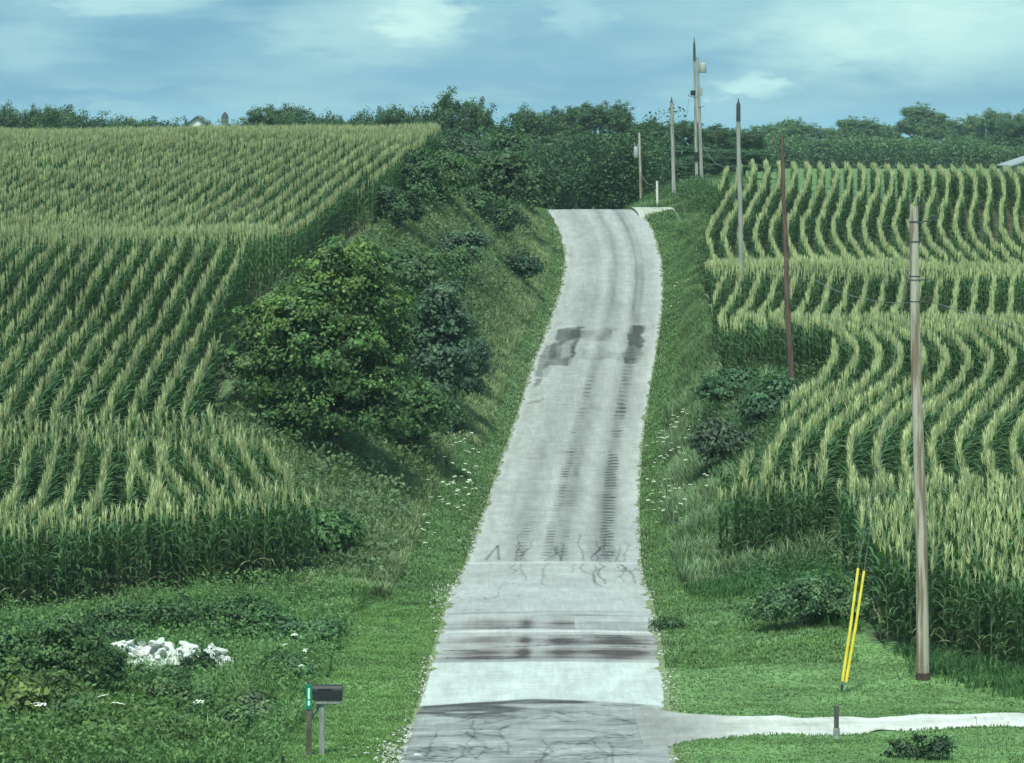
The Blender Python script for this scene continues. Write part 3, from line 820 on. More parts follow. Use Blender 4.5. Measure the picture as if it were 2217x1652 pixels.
def trunk_mb(h, r0, cc, nl, seed=0, lean=0.0, base=-0.4):
    g = random.Random(seed); mb = MB()
    pts = [(lean * t * h + g.uniform(-0.05, 0.05) * t, g.uniform(-0.05, 0.05), base + t * (h - base)) for t in (0, 0.2, 0.45, 0.7, 1.0)]
    mb.tube(pts, [r0 * 1.25, r0, r0 * 0.8, r0 * 0.55, r0 * 0.25], 8)
    idx = list(range(len(cc))); g.shuffle(idx)
    for i in idx[:nl]:
        q = Vector(cc[i]); t = min(0.9, max(0.25, 0.75 * q.z / max(h, 0.1))); p = Vector((lean * t * h, 0, t * h * 0.8))
        m_ = p.lerp(q, 0.5) + Vector((g.uniform(-.2, .2), g.uniform(-.2, .2), 0.15 * (q - p).length))
        rr = r0 * 0.38
        mb.tube([p, m_, q], [rr, rr * 0.6, rr * 0.15], 5)
    return mb

def make_tree(name, lobes, nclump, per, size, rc, c0, c1, h, r0, nl, seed, loc, label, cat, group=None, light=None, stem='trunk', crown_name='crown', hang=0.0):
    root = empty(name, loc)
    V, F, C, cc = crown(lobes, nclump, per, size, rc, c0, c1, seed, hang, light)
    link(crown_name, mesh_np(name + '_crown', V, F, C, M_leaf), root)
    trunk_mb(h, r0, cc, nl, seed).build(stem, M_bark, root, smooth=True)
    tag(root, label, cat, group)
    return root

def lobes_round(w, h, n, seed, z0=0.25):
    g = random.Random(seed); L = [(0, 0, h * 0.62, w * 0.33, w * 0.33, h * 0.33)]
    for k in range(n):
        a_ = k * 2.4 + g.uniform(-0.4, 0.4); t = g.uniform(0, 1)
        z = h * (z0 + 0.12 + (0.86 - z0 - 0.12) * t); rad = w * 0.5 * (1 - 0.62 * t ** 1.5) * 0.72
        s = g.uniform(0.16, 0.25) * w
        L.append((math.cos(a_) * rad, math.sin(a_) * rad, z, s * 1.15, s, s * 0.8))
    return L

DK0, DK1 = (0.030, 0.068, 0.030), (0.065, 0.125, 0.045)
MD0, MD1 = (0.055, 0.11, 0.045), (0.12, 0.20, 0.075)
# --- far wood prototypes (built once each, copied below)
far_protos = []
def far_tree(kind, X, Y, ztop, w, label, group, z0=None):
    """kind: 0..4 crown shape; ztop in world height"""
    zb = Hs(X, Y) if z0 is None else z0
    hh = max(ztop - zb, 2.5)
    if kind not in far_tree.made:
        spec = [(8, 10, 16, DK0, DK1), (7, 10, 13, DK0, DK1), (6, 11, 14, DK0, DK1), (8, 8, 15, MD0, MD1), (5, 11, 12, MD0, MD1)][kind]
        lw, lh, nl, c0, c1 = spec
        root = empty('woodland_tree', (0, 0, 0))
        V, F, C, cc = crown(lobes_round(lw, lh, nl, 40 + kind, 0.12), 620, 62, 0.19, 0.42, c0, c1, 60 + kind)
        kz = lh / V[:, 2].max(); kx = lw * 0.5 / np.percentile(np.hypot(V[:, 0], V[:, 1]), 96)
        V *= [kx, kx, kz]; cc = cc * [kx, kx, kz]
        link('crown', mesh_np('woodland_crown', V, F, C, M_leaf), root)
        trunk_mb(lh * 0.8, 0.22, cc, 10, kind).build('trunk', M_bark, root, smooth=True)
        far_tree.made[kind] = (root, lw, lh)
        o = root
    else:
        o = copy_tree(far_tree.made[kind][0])
    _, lw, lh = far_tree.made[kind]
    s = hh / lh
    o.location = (X, Y, zb); o.rotation_euler = (0, 0, rnd.uniform(0, 6.28)); o.scale = (w / lw, w / lw, s)
    tag(o, label, 'tree', group)
    return o
far_tree.made = {}
def ft(px_, py_, D, wpx, kind, label, group): far_tree(kind, wx_(px_, D), D, wz_(py_, D), wpx * 1.32 * D / FPX, label, group)

gL = 'trees on the skyline behind the left cornfield'
lL = 'low dark tree in the even tree line above the left cornfield'
for (x_, y_, w_, k_) in ((-60, 218, 160, 0), (130, 224, 160, 0), (190, 238, 150, 2), (250, 244, 150, 1), (310, 248, 150, 0), (365, 252, 120, 2), (515, 250, 120, 4)):
    ft(x_, y_, 330 + (x_ % 7) * 4, w_, k_, lL, gL)
ft(30, 214, 335, 110, 1, 'dark tree with a knobbly raised top at the far left of the skyline', gL)
ft(85, 222, 325, 90, 0, 'dark broad tree second from the left end of the skyline', gL)
ft(404, 248, 294, 34, 2, 'small dark pointed tree left of the white farmhouse', gL)
ft(446, 252, 294, 30, 2, 'thin ragged tree right of the white farmhouse', gL)
ft(585, 222, 320, 130, 0, 'dark domed tree at the left of the raised grove above the corn', gL)
ft(668, 228, 318, 120, 1, 'dark domed tree at the right of the raised grove above the corn', gL)
for (x_, y_, D_, w_, k_) in ((545, 236, 324, 90, 1), (622, 220, 322, 110, 0), (705, 232, 316, 100, 1), (770, 238, 306, 90, 2), (832, 226, 298, 90, 0), (905, 222, 288, 100, 1), (640, 236, 310, 120, 0)):
    ft(x_, y_, D_, w_, k_, 'dark tree filling the rolling grove between the farmhouse and the tallest tree', gL)
ft(735, 246, 312, 100, 0, 'low dark tree in the dip right of the domed grove', gL)
ft(800, 228, 300, 110, 1, 'loose topped dark tree left of the tallest tree', gL)
ft(862, 222, 290, 110, 0, 'wide dark tree just left of the tallest tree', gL)
gC = 'trees of the dark wood behind the crest of the road'
ft(962, 184, 275, 120, 2, 'tallest tree of the wood with a knobbly crown above the corn corner', gC)
ft(1028, 206, 280, 110, 0, 'rounded dark tree just right of the tallest tree', gC)
ft(1085, 246, 270, 110, 1, 'lower dark tree in the dip left of the road crest', gC)
ft(1150, 220, 305, 120, 1, 'dark rounded tree above the left end of the road crest', gC)
ft(1215, 226, 310, 110, 0, 'dark rounded tree above the middle of the road crest', gC)
ft(1290, 216, 308, 130, 0, 'large dark flat topped tree above the right part of the road crest', gC)
ft(1340, 214, 312, 80, 2, 'dark tree with a steep right side above the road crest', gC)
ft(1405, 250, 310, 100, 1, 'low dark tree left of the pale single pole', gC)
ft(1480, 258, 310, 110, 0, 'low dark tree behind the twin poles', gC)
ft(1545, 266, 318, 100, 2, 'low dark tree right of the twin poles', gC)
ft(1605, 272, 330, 100, 1, 'low dark tree in the lowest dip of the skyline behind the black topped pole', gC)
lC = 'dark leafy tree in the front ranks of the wood behind the road crest'
for (x_, y_, D_, w_, k_) in ((985, 262, 270, 150, 1), (1075, 285, 268, 140, 0), (1160, 290, 285, 150, 1), (1240, 282, 288, 150, 0), (1320, 290, 288, 150, 1), (1400, 300, 290, 140, 0),
                             (1470, 310, 292, 140, 1), (1545, 320, 292, 130, 0), (1610, 325, 290, 120, 1), (1120, 350, 262, 150, 0), (1205, 352, 275, 150, 1), (1290, 356, 275, 150, 0), (1372, 360, 278, 140, 1), (1450, 368, 278, 130, 0), (1520, 372, 278, 120, 1)):
    ft(x_, y_, D_, w_, k_, lC, gC)
gR = 'trees on the far right skyline'
lR = 'mid green tree in the even tree line above the right cornfield'
for (x_, y_, D_, w_, k_) in ((1660, 262, 520, 80, 3), (1745, 262, 560, 70, 4), (1800, 270, 560, 60, 3), (1880, 250, 590, 60, 4), (1920, 262, 600, 60, 3), (2060, 250, 610, 60, 4), (2100, 242, 615, 60, 3),
                             (2235, 232, 600, 90, 3), (1690, 290, 480, 80, 3), (1770, 300, 480, 90, 4), (1850, 296, 500, 90, 3), (1930, 300, 520, 90, 4), (2010, 296, 530, 90, 3), (2090, 292, 530, 90, 3), (2165, 290, 530, 90, 4), (2240, 286, 520, 90, 3)):
    ft(x_, y_, D_, w_, k_, lR, gR)
ft(1705, 250, 540, 65, 3, 'light green pointed tree above the top of the reddish pole', gR)
ft(1840, 248, 590, 60, 4, 'narrow mid green tree just left of the big right hand pole', gR)
ft(1988, 218, 600, 75, 4, 'tallest tree of the right skyline just right of the big pole', gR)
ft(2022, 232, 600, 55, 4, 'second tall narrow tree of the right skyline, beside the tallest one', gR)
ft(2150, 230, 600, 75, 3, 'rounded green tree near the right end of the skyline above the grey roof', gR)
ft(2198, 258, 480, 90, 0, 'dark tree close above the grey roof at the right edge', gR)
# dark undergrowth of the wood just past the crest
def hedge(name, pts, hgt, dep, c0, c1, size, dens, label, seed):
    g = np.random.default_rng(seed)
    P = []
    for (x0, y0), (x1, y1) in zip(pts[:-1], pts[1:]):
        ln = math.hypot(x1 - x0, y1 - y0); n = int(ln * dens * hgt)
        t = g.random(n); X = x0 + (x1 - x0) * t + g.normal(0, dep * 0.35, n); Y = y0 + (y1 - y0) * t + g.normal(0, dep * 0.35, n)
        top = hgt * (0.55 + 0.7 * vnoise(X, Y, 0.5, seed))
        P.append(np.stack([X, Y, H(X, Y) + g.random(n) ** 0.8 * top], -1))
    P = np.concatenate(P)
    cl = vnoise(P[:, 0] + P[:, 2], P[:, 1] + P[:, 2] * 1.7, 1.2, seed + 1)[:, None]
    cv = (np.array(c0) * (1 - cl) + np.array(c1) * cl) * g.uniform(0.6, 1.3, len(P))[:, None]
    V, F, C = leaf_cards(P, size, cvar=cv)
    o = link(name, mesh_np(name, V, F, C, M_leaf))
    tag(o, label, 'undergrowth', kind='stuff')
hedge('undergrowth', [(-14, 262), (0, 266), (10, 270)], 6.0, 4.0, DK0, DK1, 0.26, 520, 'dark undergrowth at the foot of the wood behind the road crest', 3)
hedge('undergrowth', [(18, 470), (40, 480), (62, 475), (84, 480)], 3.8, 6.0, MD0, MD1, 0.34, 260, 'bushy edge of the wood beyond the right cornfield', 5)
hedge('undergrowth', [(-62, 330), (-40, 334), (-22, 322), (-10, 285)], 6.6, 5.0, DK0, DK1, 0.28, 420, 'dark bushy edge of the wood beyond the left cornfield', 6)

# --- large shrubs and trees beside the road
def at(px_, D): x = wx_(px_, D); return (x, D, Hs(x, D))
BY0, BY1 = (0.045, 0.10, 0.036), (0.085, 0.155, 0.05)
# big tree
make_tree('roadside_tree', [(0.2, 0, 3.0, 2.3, 2.0, 2.2), (-1.2, 0, 2.4, 1.6, 1.6, 1.7), (1.0, 0.3, 2.6, 1.3, 1.5, 1.9), (0.1, 0, 4.9, 1.7, 1.5, 1.4), (0.6, 0, 6.1, 1.1, 1.0, 0.8), (-1.0, -0.6, 1.2, 1.3, 1.0, 1.0), (1.2, -0.5, 1.1, 1.2, 1.0, 1.0), (-0.9, -0.4, 4.3, 1.3, 1.0, 1.0), (0.2, -1.0, 1.4, 2.2, 1.2, 1.3), (-2.6, 0.4, 2.9, 1.3, 1.1, 1.2), (1.45, 0.2, 4.6, 1.0, 1.0, 1.1), (-2.2, 0.3, 4.2, 0.9, .8, .7)],
          820, 66, 0.16, 0.34, (0.036, 0.078, 0.028), (0.085, 0.155, 0.042), 5.0, 0.2, 22, 1, at(722, 118.3), 'big dark bushy tree with yellowish top leaves on the bank left of the road', 'tree', light=(3.9, (0.115, 0.185, 0.045), 0.45))
make_tree('bush', [(0, 0, 1.2, 1.1, 1.1, 1.0), (0.5, 0, 1.9, 0.9, 1.0, 0.9), (-0.4, 0.2, 2.5, 1.2, 1.0, .9), (0.1, 0, 3.6, 0.8, .9, .8), (0.6, 0, 3.0, .7, .8, .8), (0.3, -0.4, 4.2, 0.6, .6, .6)], 240, 55, 0.2, 0.40, (0.05, 0.095, 0.055), (0.08, 0.135, 0.07), 3.6, 0.1, 10, 2, at(940, 139),
          'tall grey green bush just right of the big dark tree', 'bush')
make_tree('bush', [(0, 0, 0.9, 1.2, 1.0, 0.8), (0.6, 0, 1.5, 0.9, 0.8, 0.7), (-0.7, 0, 1.6, 0.8, .8, .7)], 110, 45, 0.2, 0.38, BY0, BY1, 1.8, 0.07, 8, 3, at(868, 126),
          'round green bush at the right foot of the big dark tree', 'bush')
make_tree('bush', [(0, 0, 1.3, 1.6, 1.2, 1.0), (1.3, 0, 0.9, 1.2, 1.0, 0.8), (-1.0, 0, 1.0, 1.0, .9, .8)], 150, 45, 0.22, 0.42, BY0, (0.075, 0.125, 0.05), 2.0, 0.08, 8, 4, at(850, 150),
          'spreading bush behind the big tree, below the upper corn edge', 'bush')
# bushes near the crest, left
make_tree('bush', [(0, 0, 1.6, 1.9, 1.4, 1.3), (1.6, 0, 1.1, 1.3, 1.1, 1.0), (-1.2, 0, 1.0, 1.2, 1.0, .9), (0.6, 0, 2.3, 1.1, 1.0, .8)], 190, 45, 0.26, 0.48, BY0, (0.07, 0.115, 0.045), 2.6, 0.1, 9, 5, at(1075, 196),
          'wide green bush on the left bank just below the road crest', 'bush')
make_tree('bush', [(0, 0, 1.4, 1.5, 1.2, 1.1), (0.2, 0, 2.6, 1.0, .9, .9), (-0.2, 0, 3.4, .7, .7, .6)], 170, 45, 0.28, 0.5, DK0, DK1, 3.2, 0.12, 9, 6, at(1098, 214),
          'dark tall bush beyond the left end of the road crest', 'bush')
make_tree('bush', [(0, 0, 0.6, 0.9, 0.8, 0.6), (0.7, 0, 0.5, 0.6, .6, .45)], 60, 40, 0.2, 0.34, (0.035, 0.07, 0.04), (0.05, 0.09, 0.05), 1.0, 0.05, 6, 7, at(1118, 178),
          'small dusky bush in the grass left of the upper road', 'bush')
make_tree('bush', [(0, 0, 0.62, 0.75, 0.6, 0.5), (0.2, 0, 0.95, 0.45, .4, .3)], 90, 50, 0.17, 0.26, (0.05, 0.12, 0.04), (0.085, 0.17, 0.055), 0.9, 0.04, 7, 8, at(708, 101.5),
          'small bright green bush in front of the big dark tree', 'bush', hang=0.3)
make_tree('bush', [(0, 0, 0.5, 0.8, 0.7, 0.5), (-0.6, 0, 0.4, 0.6, .6, .4)], 70, 45, 0.17, 0.28, BY0, BY1, 0.9, 0.05, 6, 9, at(585, 106),
          'low dark bush at the field corner left of the big tree', 'bush')
gB = 'scrub running up the left bank between corn and road'
for k_, (px_, D_, sc_, hh_, lab) in enumerate(((905, 128, 1.0, 1.1, 'dark bush tucked behind the right flank of the big tree'), (985, 143, 1.0, 1.2, 'grey green bush on the bank just above the tall grey green bush'),
        (930, 156, 1.15, 1.25, 'dark bush in the scrub line beside the middle of the upper bank'), (865, 163, 0.9, 1.0, 'ragged bush below the upper corn corner'), (990, 166, 0.8, 0.9, 'smaller bush at the road side of the scrub line'),
        (955, 176, 1.1, 1.1, 'rounded bush in the scrub line under the corn edge'), (900, 172, 0.9, 1.1, 'dark bush pressed against the upper corn wall'), (1010, 150, 0.8, 0.8, 'low dusky bush nearest the road in the scrub line'),
        (975, 188, 1.0, 0.9, 'low bush near the top of the grass strip beside the corn'), (1030, 182, 0.8, 0.75, 'small bush in the pale grass below the wide crest bush'), (770, 138, 1.2, 1.0, 'olive brown bush behind the top of the big tree'),
        (690, 132, 0.9, 0.8, 'small bush at the corn edge left of the big tree top'), (1075, 184, .9, .8, 'bush at the lower edge of the wide crest bush'), (1015, 204, 1.3, 1.2, 'dark bush left behind the wide crest bush'), (1135, 208, .9, .8, 'bush hugging the left edge of the crest'))):
    g_ = random.Random(k_); c0_, c1_ = ((DK0, DK1), ((0.05, 0.09, 0.055), (0.08, 0.13, 0.07)), (BY0, BY1))[k_ % 3]
    if 'olive' in lab: c0_, c1_ = (0.07, 0.085, 0.035), (0.11, 0.12, 0.05)
    lob = [(0, 0, 0.9 * hh_, 1.1 * sc_, 0.9, 0.8 * hh_)] + [(g_.uniform(-1, 1) * sc_, g_.uniform(-.3, .3), g_.uniform(0.6, 1.9) * hh_, g_.uniform(.45, .85) * sc_, .6, g_.uniform(.4, .7) * hh_) for _ in range(4)]
    make_tree('bush', lob, 140, 60, 0.155, 0.30, c0_, c1_, 2.0 * hh_, 0.07, 12, 60 + k_, at(px_, D_), lab, 'bush', gB)
# foreground left shrubs
make_tree('bush', [(0, 0, 0.9, 1.25, 0.9, 0.75), (-0.9, 0, 1.1, 0.8, .8, .6), (0.75, 0.1, 0.6, 0.6, .6, .5), (0.2, 0, 1.35, 0.8, .7, .5)], 300, 60, 0.10, 0.24, (0.038, 0.085, 0.032), (0.075, 0.145, 0.045), 1.5, 0.06, 12, 10, at(125, 76.5),
          'large dark green shrub in the lower left corner beside the white stones', 'shrub')
make_tree('bush', [(0, 0, 0.5, 0.5, 0.5, 0.4), (0.3, 0, 0.75, 0.35, .3, .3)], 60, 36, 0.15, 0.2, (0.08, 0.125, 0.035), (0.12, 0.165, 0.04), 0.9, 0.03, 6, 11, at(28, 72.5),
          'yellowish leafy sapling at the left edge of the foreground', 'shrub')
make_tree('bush', [(0, 0, 0.22, 0.36, 0.3, 0.22), (0.15, 0, 0.42, 0.18, .15, .25)], 40, 40, 0.10, 0.2, (0.024, 0.06, 0.024), (0.045, 0.095, 0.03), 0.7, 0.03, 6, 12, at(425, 81.6),
          'small dark shrub growing in front of the white stones', 'shrub')
make_tree('bush', [(0, 0, 0.35, 1.0, 0.7, 0.35), (0.9, 0, 0.25, 0.6, .5, .28)], 150, 45, 0.10, 0.22, (0.05, 0.10, 0.028), (0.08, 0.145, 0.035), 0.5, 0.03, 8, 13, at(330, 72.0),
          'low spreading olive shrub in the foreground below the white stones', 'shrub')
make_tree('bush', [(0, 0, 0.45, 0.8, 0.6, 0.45), (0.6, 0, 0.3, 0.6, .5, .3)], 120, 45, 0.11, 0.22, (0.04, 0.095, 0.035), (0.065, 0.13, 0.045), 0.6, 0.03, 8, 14, at(520, 88.0),
          'green leafy bush at the foot of the corn behind the white stones', 'shrub')
make_tree('bush', [(0, 0, 0.45, 1.3, 0.7, 0.45), (1.2, 0, 0.35, 0.8, .5, .35), (-1.2, 0, .35, .8, .6, .35)], 170, 45, 0.11, 0.24, (0.04, 0.09, 0.033), (0.065, 0.13, 0.042), 0.7, 0.03, 8, 15, at(330, 88.6),
          'long low green bush between the white stones and the corn', 'shrub')
for k_, (px_, D_, sx, sz, cl, lab) in enumerate(((55, 83, 1.3, 0.75, ((0.05, 0.11, 0.04), (0.10, 0.18, 0.06)), 'leafy green shrub at the left edge just below the corn'),
        (190, 85.5, 1.2, 0.6, ((0.04, 0.09, 0.04), (0.08, 0.14, 0.05)), 'dark leafy shrub below the corn, up left of the white stones'),
        (640, 87, 1.0, 0.5, ((0.06, 0.13, 0.06), (0.10, 0.19, 0.08)), 'low green weed bush behind the mailbox, nearest the corn'),
        (585, 81, 0.8, 0.42, ((0.055, 0.12, 0.05), (0.10, 0.18, 0.07)), 'low weed bush right of the white stones'),
        (260, 70.4, 0.9, 0.5, ((0.07, 0.13, 0.04), (0.13, 0.19, 0.055)), 'olive green shrub at the bottom edge below the flower heads'),
        (470, 71.0, 0.8, 0.45, ((0.06, 0.12, 0.05), (0.11, 0.18, 0.07)), 'green weed bush at the bottom left of the mailbox'),
        (560, 74.6, 0.6, 0.4, ((0.07, 0.12, 0.06), (0.12, 0.17, 0.08)), 'small grey green weed bush between stones and mailbox'),
        (20, 77.5, 1.2, 1.0, ((0.05, 0.11, 0.04), (0.10, 0.175, 0.055)), 'tall leafy green shrub at the left edge, level with the white stones'),
        (95, 73.6, 0.9, 0.85, ((0.06, 0.115, 0.035), (0.12, 0.18, 0.05)), 'olive leafy shrub left of the flat white flower head'),
        (330, 78.6, 0.8, 0.42, ((0.05, 0.11, 0.045), (0.10, 0.17, 0.06)), 'low green weed bush right below the white stones'),
        (405, 74.0, 0.8, 0.6, ((0.06, 0.12, 0.045), (0.11, 0.18, 0.065)), 'ragged green shrub halfway between the stones and the bottom edge'),
        (150, 71.5, 0.7, 0.55, ((0.05, 0.11, 0.045), (0.09, 0.16, 0.055)), 'rounded green shrub between the yellowish sapling and the lone flower'))):
    g_ = random.Random(k_ + 90)
    lob = [(0, 0, 0.55 * sz, sx * 0.6, 0.5, 0.5 * sz)] + [(g_.uniform(-0.8, 0.8) * sx, g_.uniform(-.3, .3), g_.uniform(0.4, 1.2) * sz, g_.uniform(.25, .45) * sx, .35, g_.uniform(.3, .5) * sz) for _ in range(5)]
    make_tree('bush', lob, 150, 46, 0.10, 0.17, cl[0], cl[1], 1.2 * sz, 0.025, 14, 90 + k_, at(px_, D_), lab, 'shrub')
# right side
make_tree('bush', [(0, 0, 0.5, 0.9, 0.8, 0.5), (1.0, 0, 0.35, 0.7, .7, .35), (-0.8, 0, 0.35, .6, .6, .3), (0.3, 0, 0.95, 0.35, .3, .3), (-0.5, 0.1, .7, .3, .3, .25), (0.8, 0, .75, .25, .3, .25)], 190, 42, 0.10, 0.24, (0.055, 0.11, 0.05), (0.10, 0.175, 0.075), 0.9, 0.04, 9, 16, at(1735, 88.5),
          'rounded grey green bush at the corn edge left of the yellow guy marker', 'bush')
make_tree('bush', [(0, 0, 0.7, 1.0, 0.9, 0.7), (-0.5, 0, 1.1, 0.7, .7, .5), (0.9, 0, .6, .7, .7, .5)], 130, 45, 0.18, 0.32, (0.055, 0.085, 0.05), (0.085, 0.12, 0.065), 1.3, 0.06, 8, 17, at(1580, 121),
          'dusky brown green bush in the gully right of the road', 'bush')
make_tree('bush', [(0, 0, 0.7, 0.9, 0.8, 0.7), (0.7, 0, 0.6, .7, .7, .6), (0.1, 0, 1.2, .6, .6, .5)], 130, 45, 0.18, 0.32, (0.040, 0.095, 0.042), (0.06, 0.125, 0.055), 1.3, 0.06, 8, 18, at(1670, 124),
          'green rounded bush at the foot of the reddish pole', 'bush')
make_tree('bush', [(0, 0, 0.6, 0.9, 0.8, 0.6), (-0.7, 0, 0.5, .7, .7, .5)], 110, 40, 0.17, 0.3, (0.04, 0.09, 0.04), (0.06, 0.12, 0.05), 1.0, 0.05, 8, 19, at(1600, 132),
          'green bush in front of the middle corn edge right of the road', 'bush')
make_tree('bush', [(0, 0, 0.10, 0.45, 0.3, 0.14), (0.5, 0, 0.16, 0.25, .3, .2), (0.1, 0, .32, .10, .1, .14), (-0.3, 0, .24, .12, .1, .1), (0.62, 0, .36, .1, .1, .12)], 46, 26, 0.09, 0.13, (0.022, 0.05, 0.024), (0.04, 0.085, 0.035), 0.3, 0.015, 6, 20, at(1975, 69.6),
          'dark low weed clump at the bottom edge right of the driveway', 'weed')
make_tree('bush', [(0, 0, 0.12, 0.30, 0.3, 0.12)], 26, 34, 0.09, 0.15, (0.04, 0.085, 0.035), (0.07, 0.13, 0.05), 0.2, 0.02, 6, 21, at(1450, 90.5),
          'small dark clump beside the right road edge at the lawn corner', 'weed')

# ------------------------------------------------------------------ grass and weeds (uncountable)
def scatter(n, xfn):
    P = xfn(n); return P
def blades(P, hgt, wid, per, lean, c0, c1, tipmul=1.4, seed=0):
    n = len(P) * per; k = np.repeat(np.arange(len(P)), per)
    base = P[k].copy(); base[:, :2] += rng.normal(0, 0.05, (n, 2)) * (hgt[k] if hasattr(hgt, '__len__') else hgt)[..., None] if hasattr(hgt, '__len__') else rng.normal(0, 0.05, (n, 2)) * hgt
    h = (hgt[k] if hasattr(hgt, '__len__') else np.full(n, hgt)) * rng.uniform(0.6, 1.2, n)
    az = rng.uniform(0, 6.283, n); ln = rng.uniform(0.2, 1.0, n) * lean
    side = np.stack([-np.sin(az), np.cos(az), np.zeros(n)], -1) * (wid * rng.uniform(0.7, 1.3, n))[:, None] * 0.5
    d = np.stack([np.cos(az), np.sin(az), np.zeros(n)], -1)
    mid = base + d * (h * ln * 0.35)[:, None]; mid[:, 2] += h * 0.6
    tip = base + d * (h * ln)[:, None]; tip[:, 2] += h * (1 - 0.3 * ln)
    V = np.stack([base - side, base + side, mid + side * 0.8, mid - side * 0.8, tip], 1).reshape(-1, 3)
    i = np.arange(n)[:, None] * 5
    Q = i + np.array([0, 1, 2, 3]); T = i + np.array([3, 2, 4])
    t = rng.random(len(P))[k][:, None]; cc = np.array(c0) * (1 - t) + np.array(c1) * t
    cc = cc * (rng.uniform(0.86, 1.14, n) * (0.72 + 0.56 * fbm(P[:, 0] * 0.35, P[:, 1], 0.9, 66)[k]))[:, None]
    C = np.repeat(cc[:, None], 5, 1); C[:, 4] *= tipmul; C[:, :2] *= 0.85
    return V, Q, T, C.reshape(-1, 3)
class Acc:
    def __init__(self): self.V=[]; self.Q=[]; self.T=[]; self.C=[]; self.o=0
    def add(self, V, Q, T, C):
        self.V.append(V); self.C.append(C); self.Q.append(Q + self.o)
        if T is not None and len(T): self.T.append(T + self.o)
        self.o += len(V)
    def build(self, name, mat, label, cat):
        F = [np.concatenate(self.Q)] + ([np.concatenate(self.T)] if self.T else [])
        o = link(name, mesh_np(name, np.concatenate(self.V), F, np.concatenate(self.C), mat)); tag(o, label, cat, kind='stuff'); return o
def pts(n, y0, y1, lo, hi, ubias=None):
    """random points with X between lo(Y) and hi(Y)"""
    Y = rng.uniform(y0, y1, n); X = lo(Y) + (hi(Y) - lo(Y)) * rng.random(n)
    k = np.abs(X) < 0.1385 * Y + 2.5
    X, Y = X[k], Y[k]
    return np.stack([X, Y, H(X, Y) - 0.02], -1)
RE = lambda Y: gi(G_xr, Y) + curve_half(Y); LE = lambda Y: gi(G_xr, Y) - curve_half(Y)
con = lambda v: (lambda Y: 0 * Y + v)
G = Acc()
# mown lawn right
P = pts(42000, 67, 87, lambda Y: RE(Y) + 0.1, con(16)); P = P[(drive_mask(P[:, 0], P[:, 1]) < 0.2)]
P = P[~inside(RP, P[:, 0], P[:, 1])]
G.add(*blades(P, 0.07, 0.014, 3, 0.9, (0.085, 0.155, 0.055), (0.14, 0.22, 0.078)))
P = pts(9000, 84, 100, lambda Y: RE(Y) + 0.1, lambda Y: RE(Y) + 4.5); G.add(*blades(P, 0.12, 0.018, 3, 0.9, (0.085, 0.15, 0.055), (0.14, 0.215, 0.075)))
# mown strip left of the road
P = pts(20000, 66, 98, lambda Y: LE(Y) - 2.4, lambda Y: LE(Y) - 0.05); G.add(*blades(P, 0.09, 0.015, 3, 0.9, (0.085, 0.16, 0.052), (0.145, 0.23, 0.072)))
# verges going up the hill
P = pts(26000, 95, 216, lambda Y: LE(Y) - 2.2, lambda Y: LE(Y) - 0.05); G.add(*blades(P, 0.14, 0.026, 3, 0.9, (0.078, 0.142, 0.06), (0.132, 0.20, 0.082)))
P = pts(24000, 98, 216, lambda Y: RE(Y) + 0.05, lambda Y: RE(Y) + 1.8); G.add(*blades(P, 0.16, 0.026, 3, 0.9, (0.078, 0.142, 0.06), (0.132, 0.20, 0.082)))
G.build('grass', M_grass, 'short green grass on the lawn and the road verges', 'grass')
WD = Acc()
def hmap(P, lo, hi, s=0.6, sd=5): return lo + (hi - lo) * fbm(P[:, 0], P[:, 1], s, sd) ** 1.3 * 1.4
# bank grasses left
P = pts(42000, 96, 216, lambda Y: np.maximum(gi(G_el, Y) + 0.2, -14), lambda Y: LE(Y) - 1.6)
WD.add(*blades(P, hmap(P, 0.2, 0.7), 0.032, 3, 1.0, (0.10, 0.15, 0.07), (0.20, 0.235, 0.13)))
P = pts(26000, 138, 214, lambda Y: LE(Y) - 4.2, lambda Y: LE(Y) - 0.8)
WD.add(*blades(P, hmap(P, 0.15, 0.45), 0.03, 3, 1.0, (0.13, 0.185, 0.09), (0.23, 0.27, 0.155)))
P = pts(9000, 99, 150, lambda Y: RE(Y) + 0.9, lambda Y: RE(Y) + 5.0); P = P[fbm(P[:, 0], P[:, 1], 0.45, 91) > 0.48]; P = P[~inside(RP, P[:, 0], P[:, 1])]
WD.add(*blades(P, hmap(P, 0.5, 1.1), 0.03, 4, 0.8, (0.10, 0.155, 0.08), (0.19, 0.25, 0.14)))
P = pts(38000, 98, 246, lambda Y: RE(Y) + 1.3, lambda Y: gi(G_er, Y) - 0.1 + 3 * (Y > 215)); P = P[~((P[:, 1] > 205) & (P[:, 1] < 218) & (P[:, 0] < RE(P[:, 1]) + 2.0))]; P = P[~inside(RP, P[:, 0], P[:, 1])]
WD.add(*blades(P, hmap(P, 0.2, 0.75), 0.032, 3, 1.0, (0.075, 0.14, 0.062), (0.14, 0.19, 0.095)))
# gully inside the right field notch
P = pts(6000, 106, 136, con(7), con(12.2)); P = P[~inside(RP, P[:, 0], P[:, 1])]
WD.add(*blades(P, hmap(P, 0.3, 0.8), 0.035, 3, 1.0, (0.042, 0.095, 0.036), (0.07, 0.13, 0.05)))
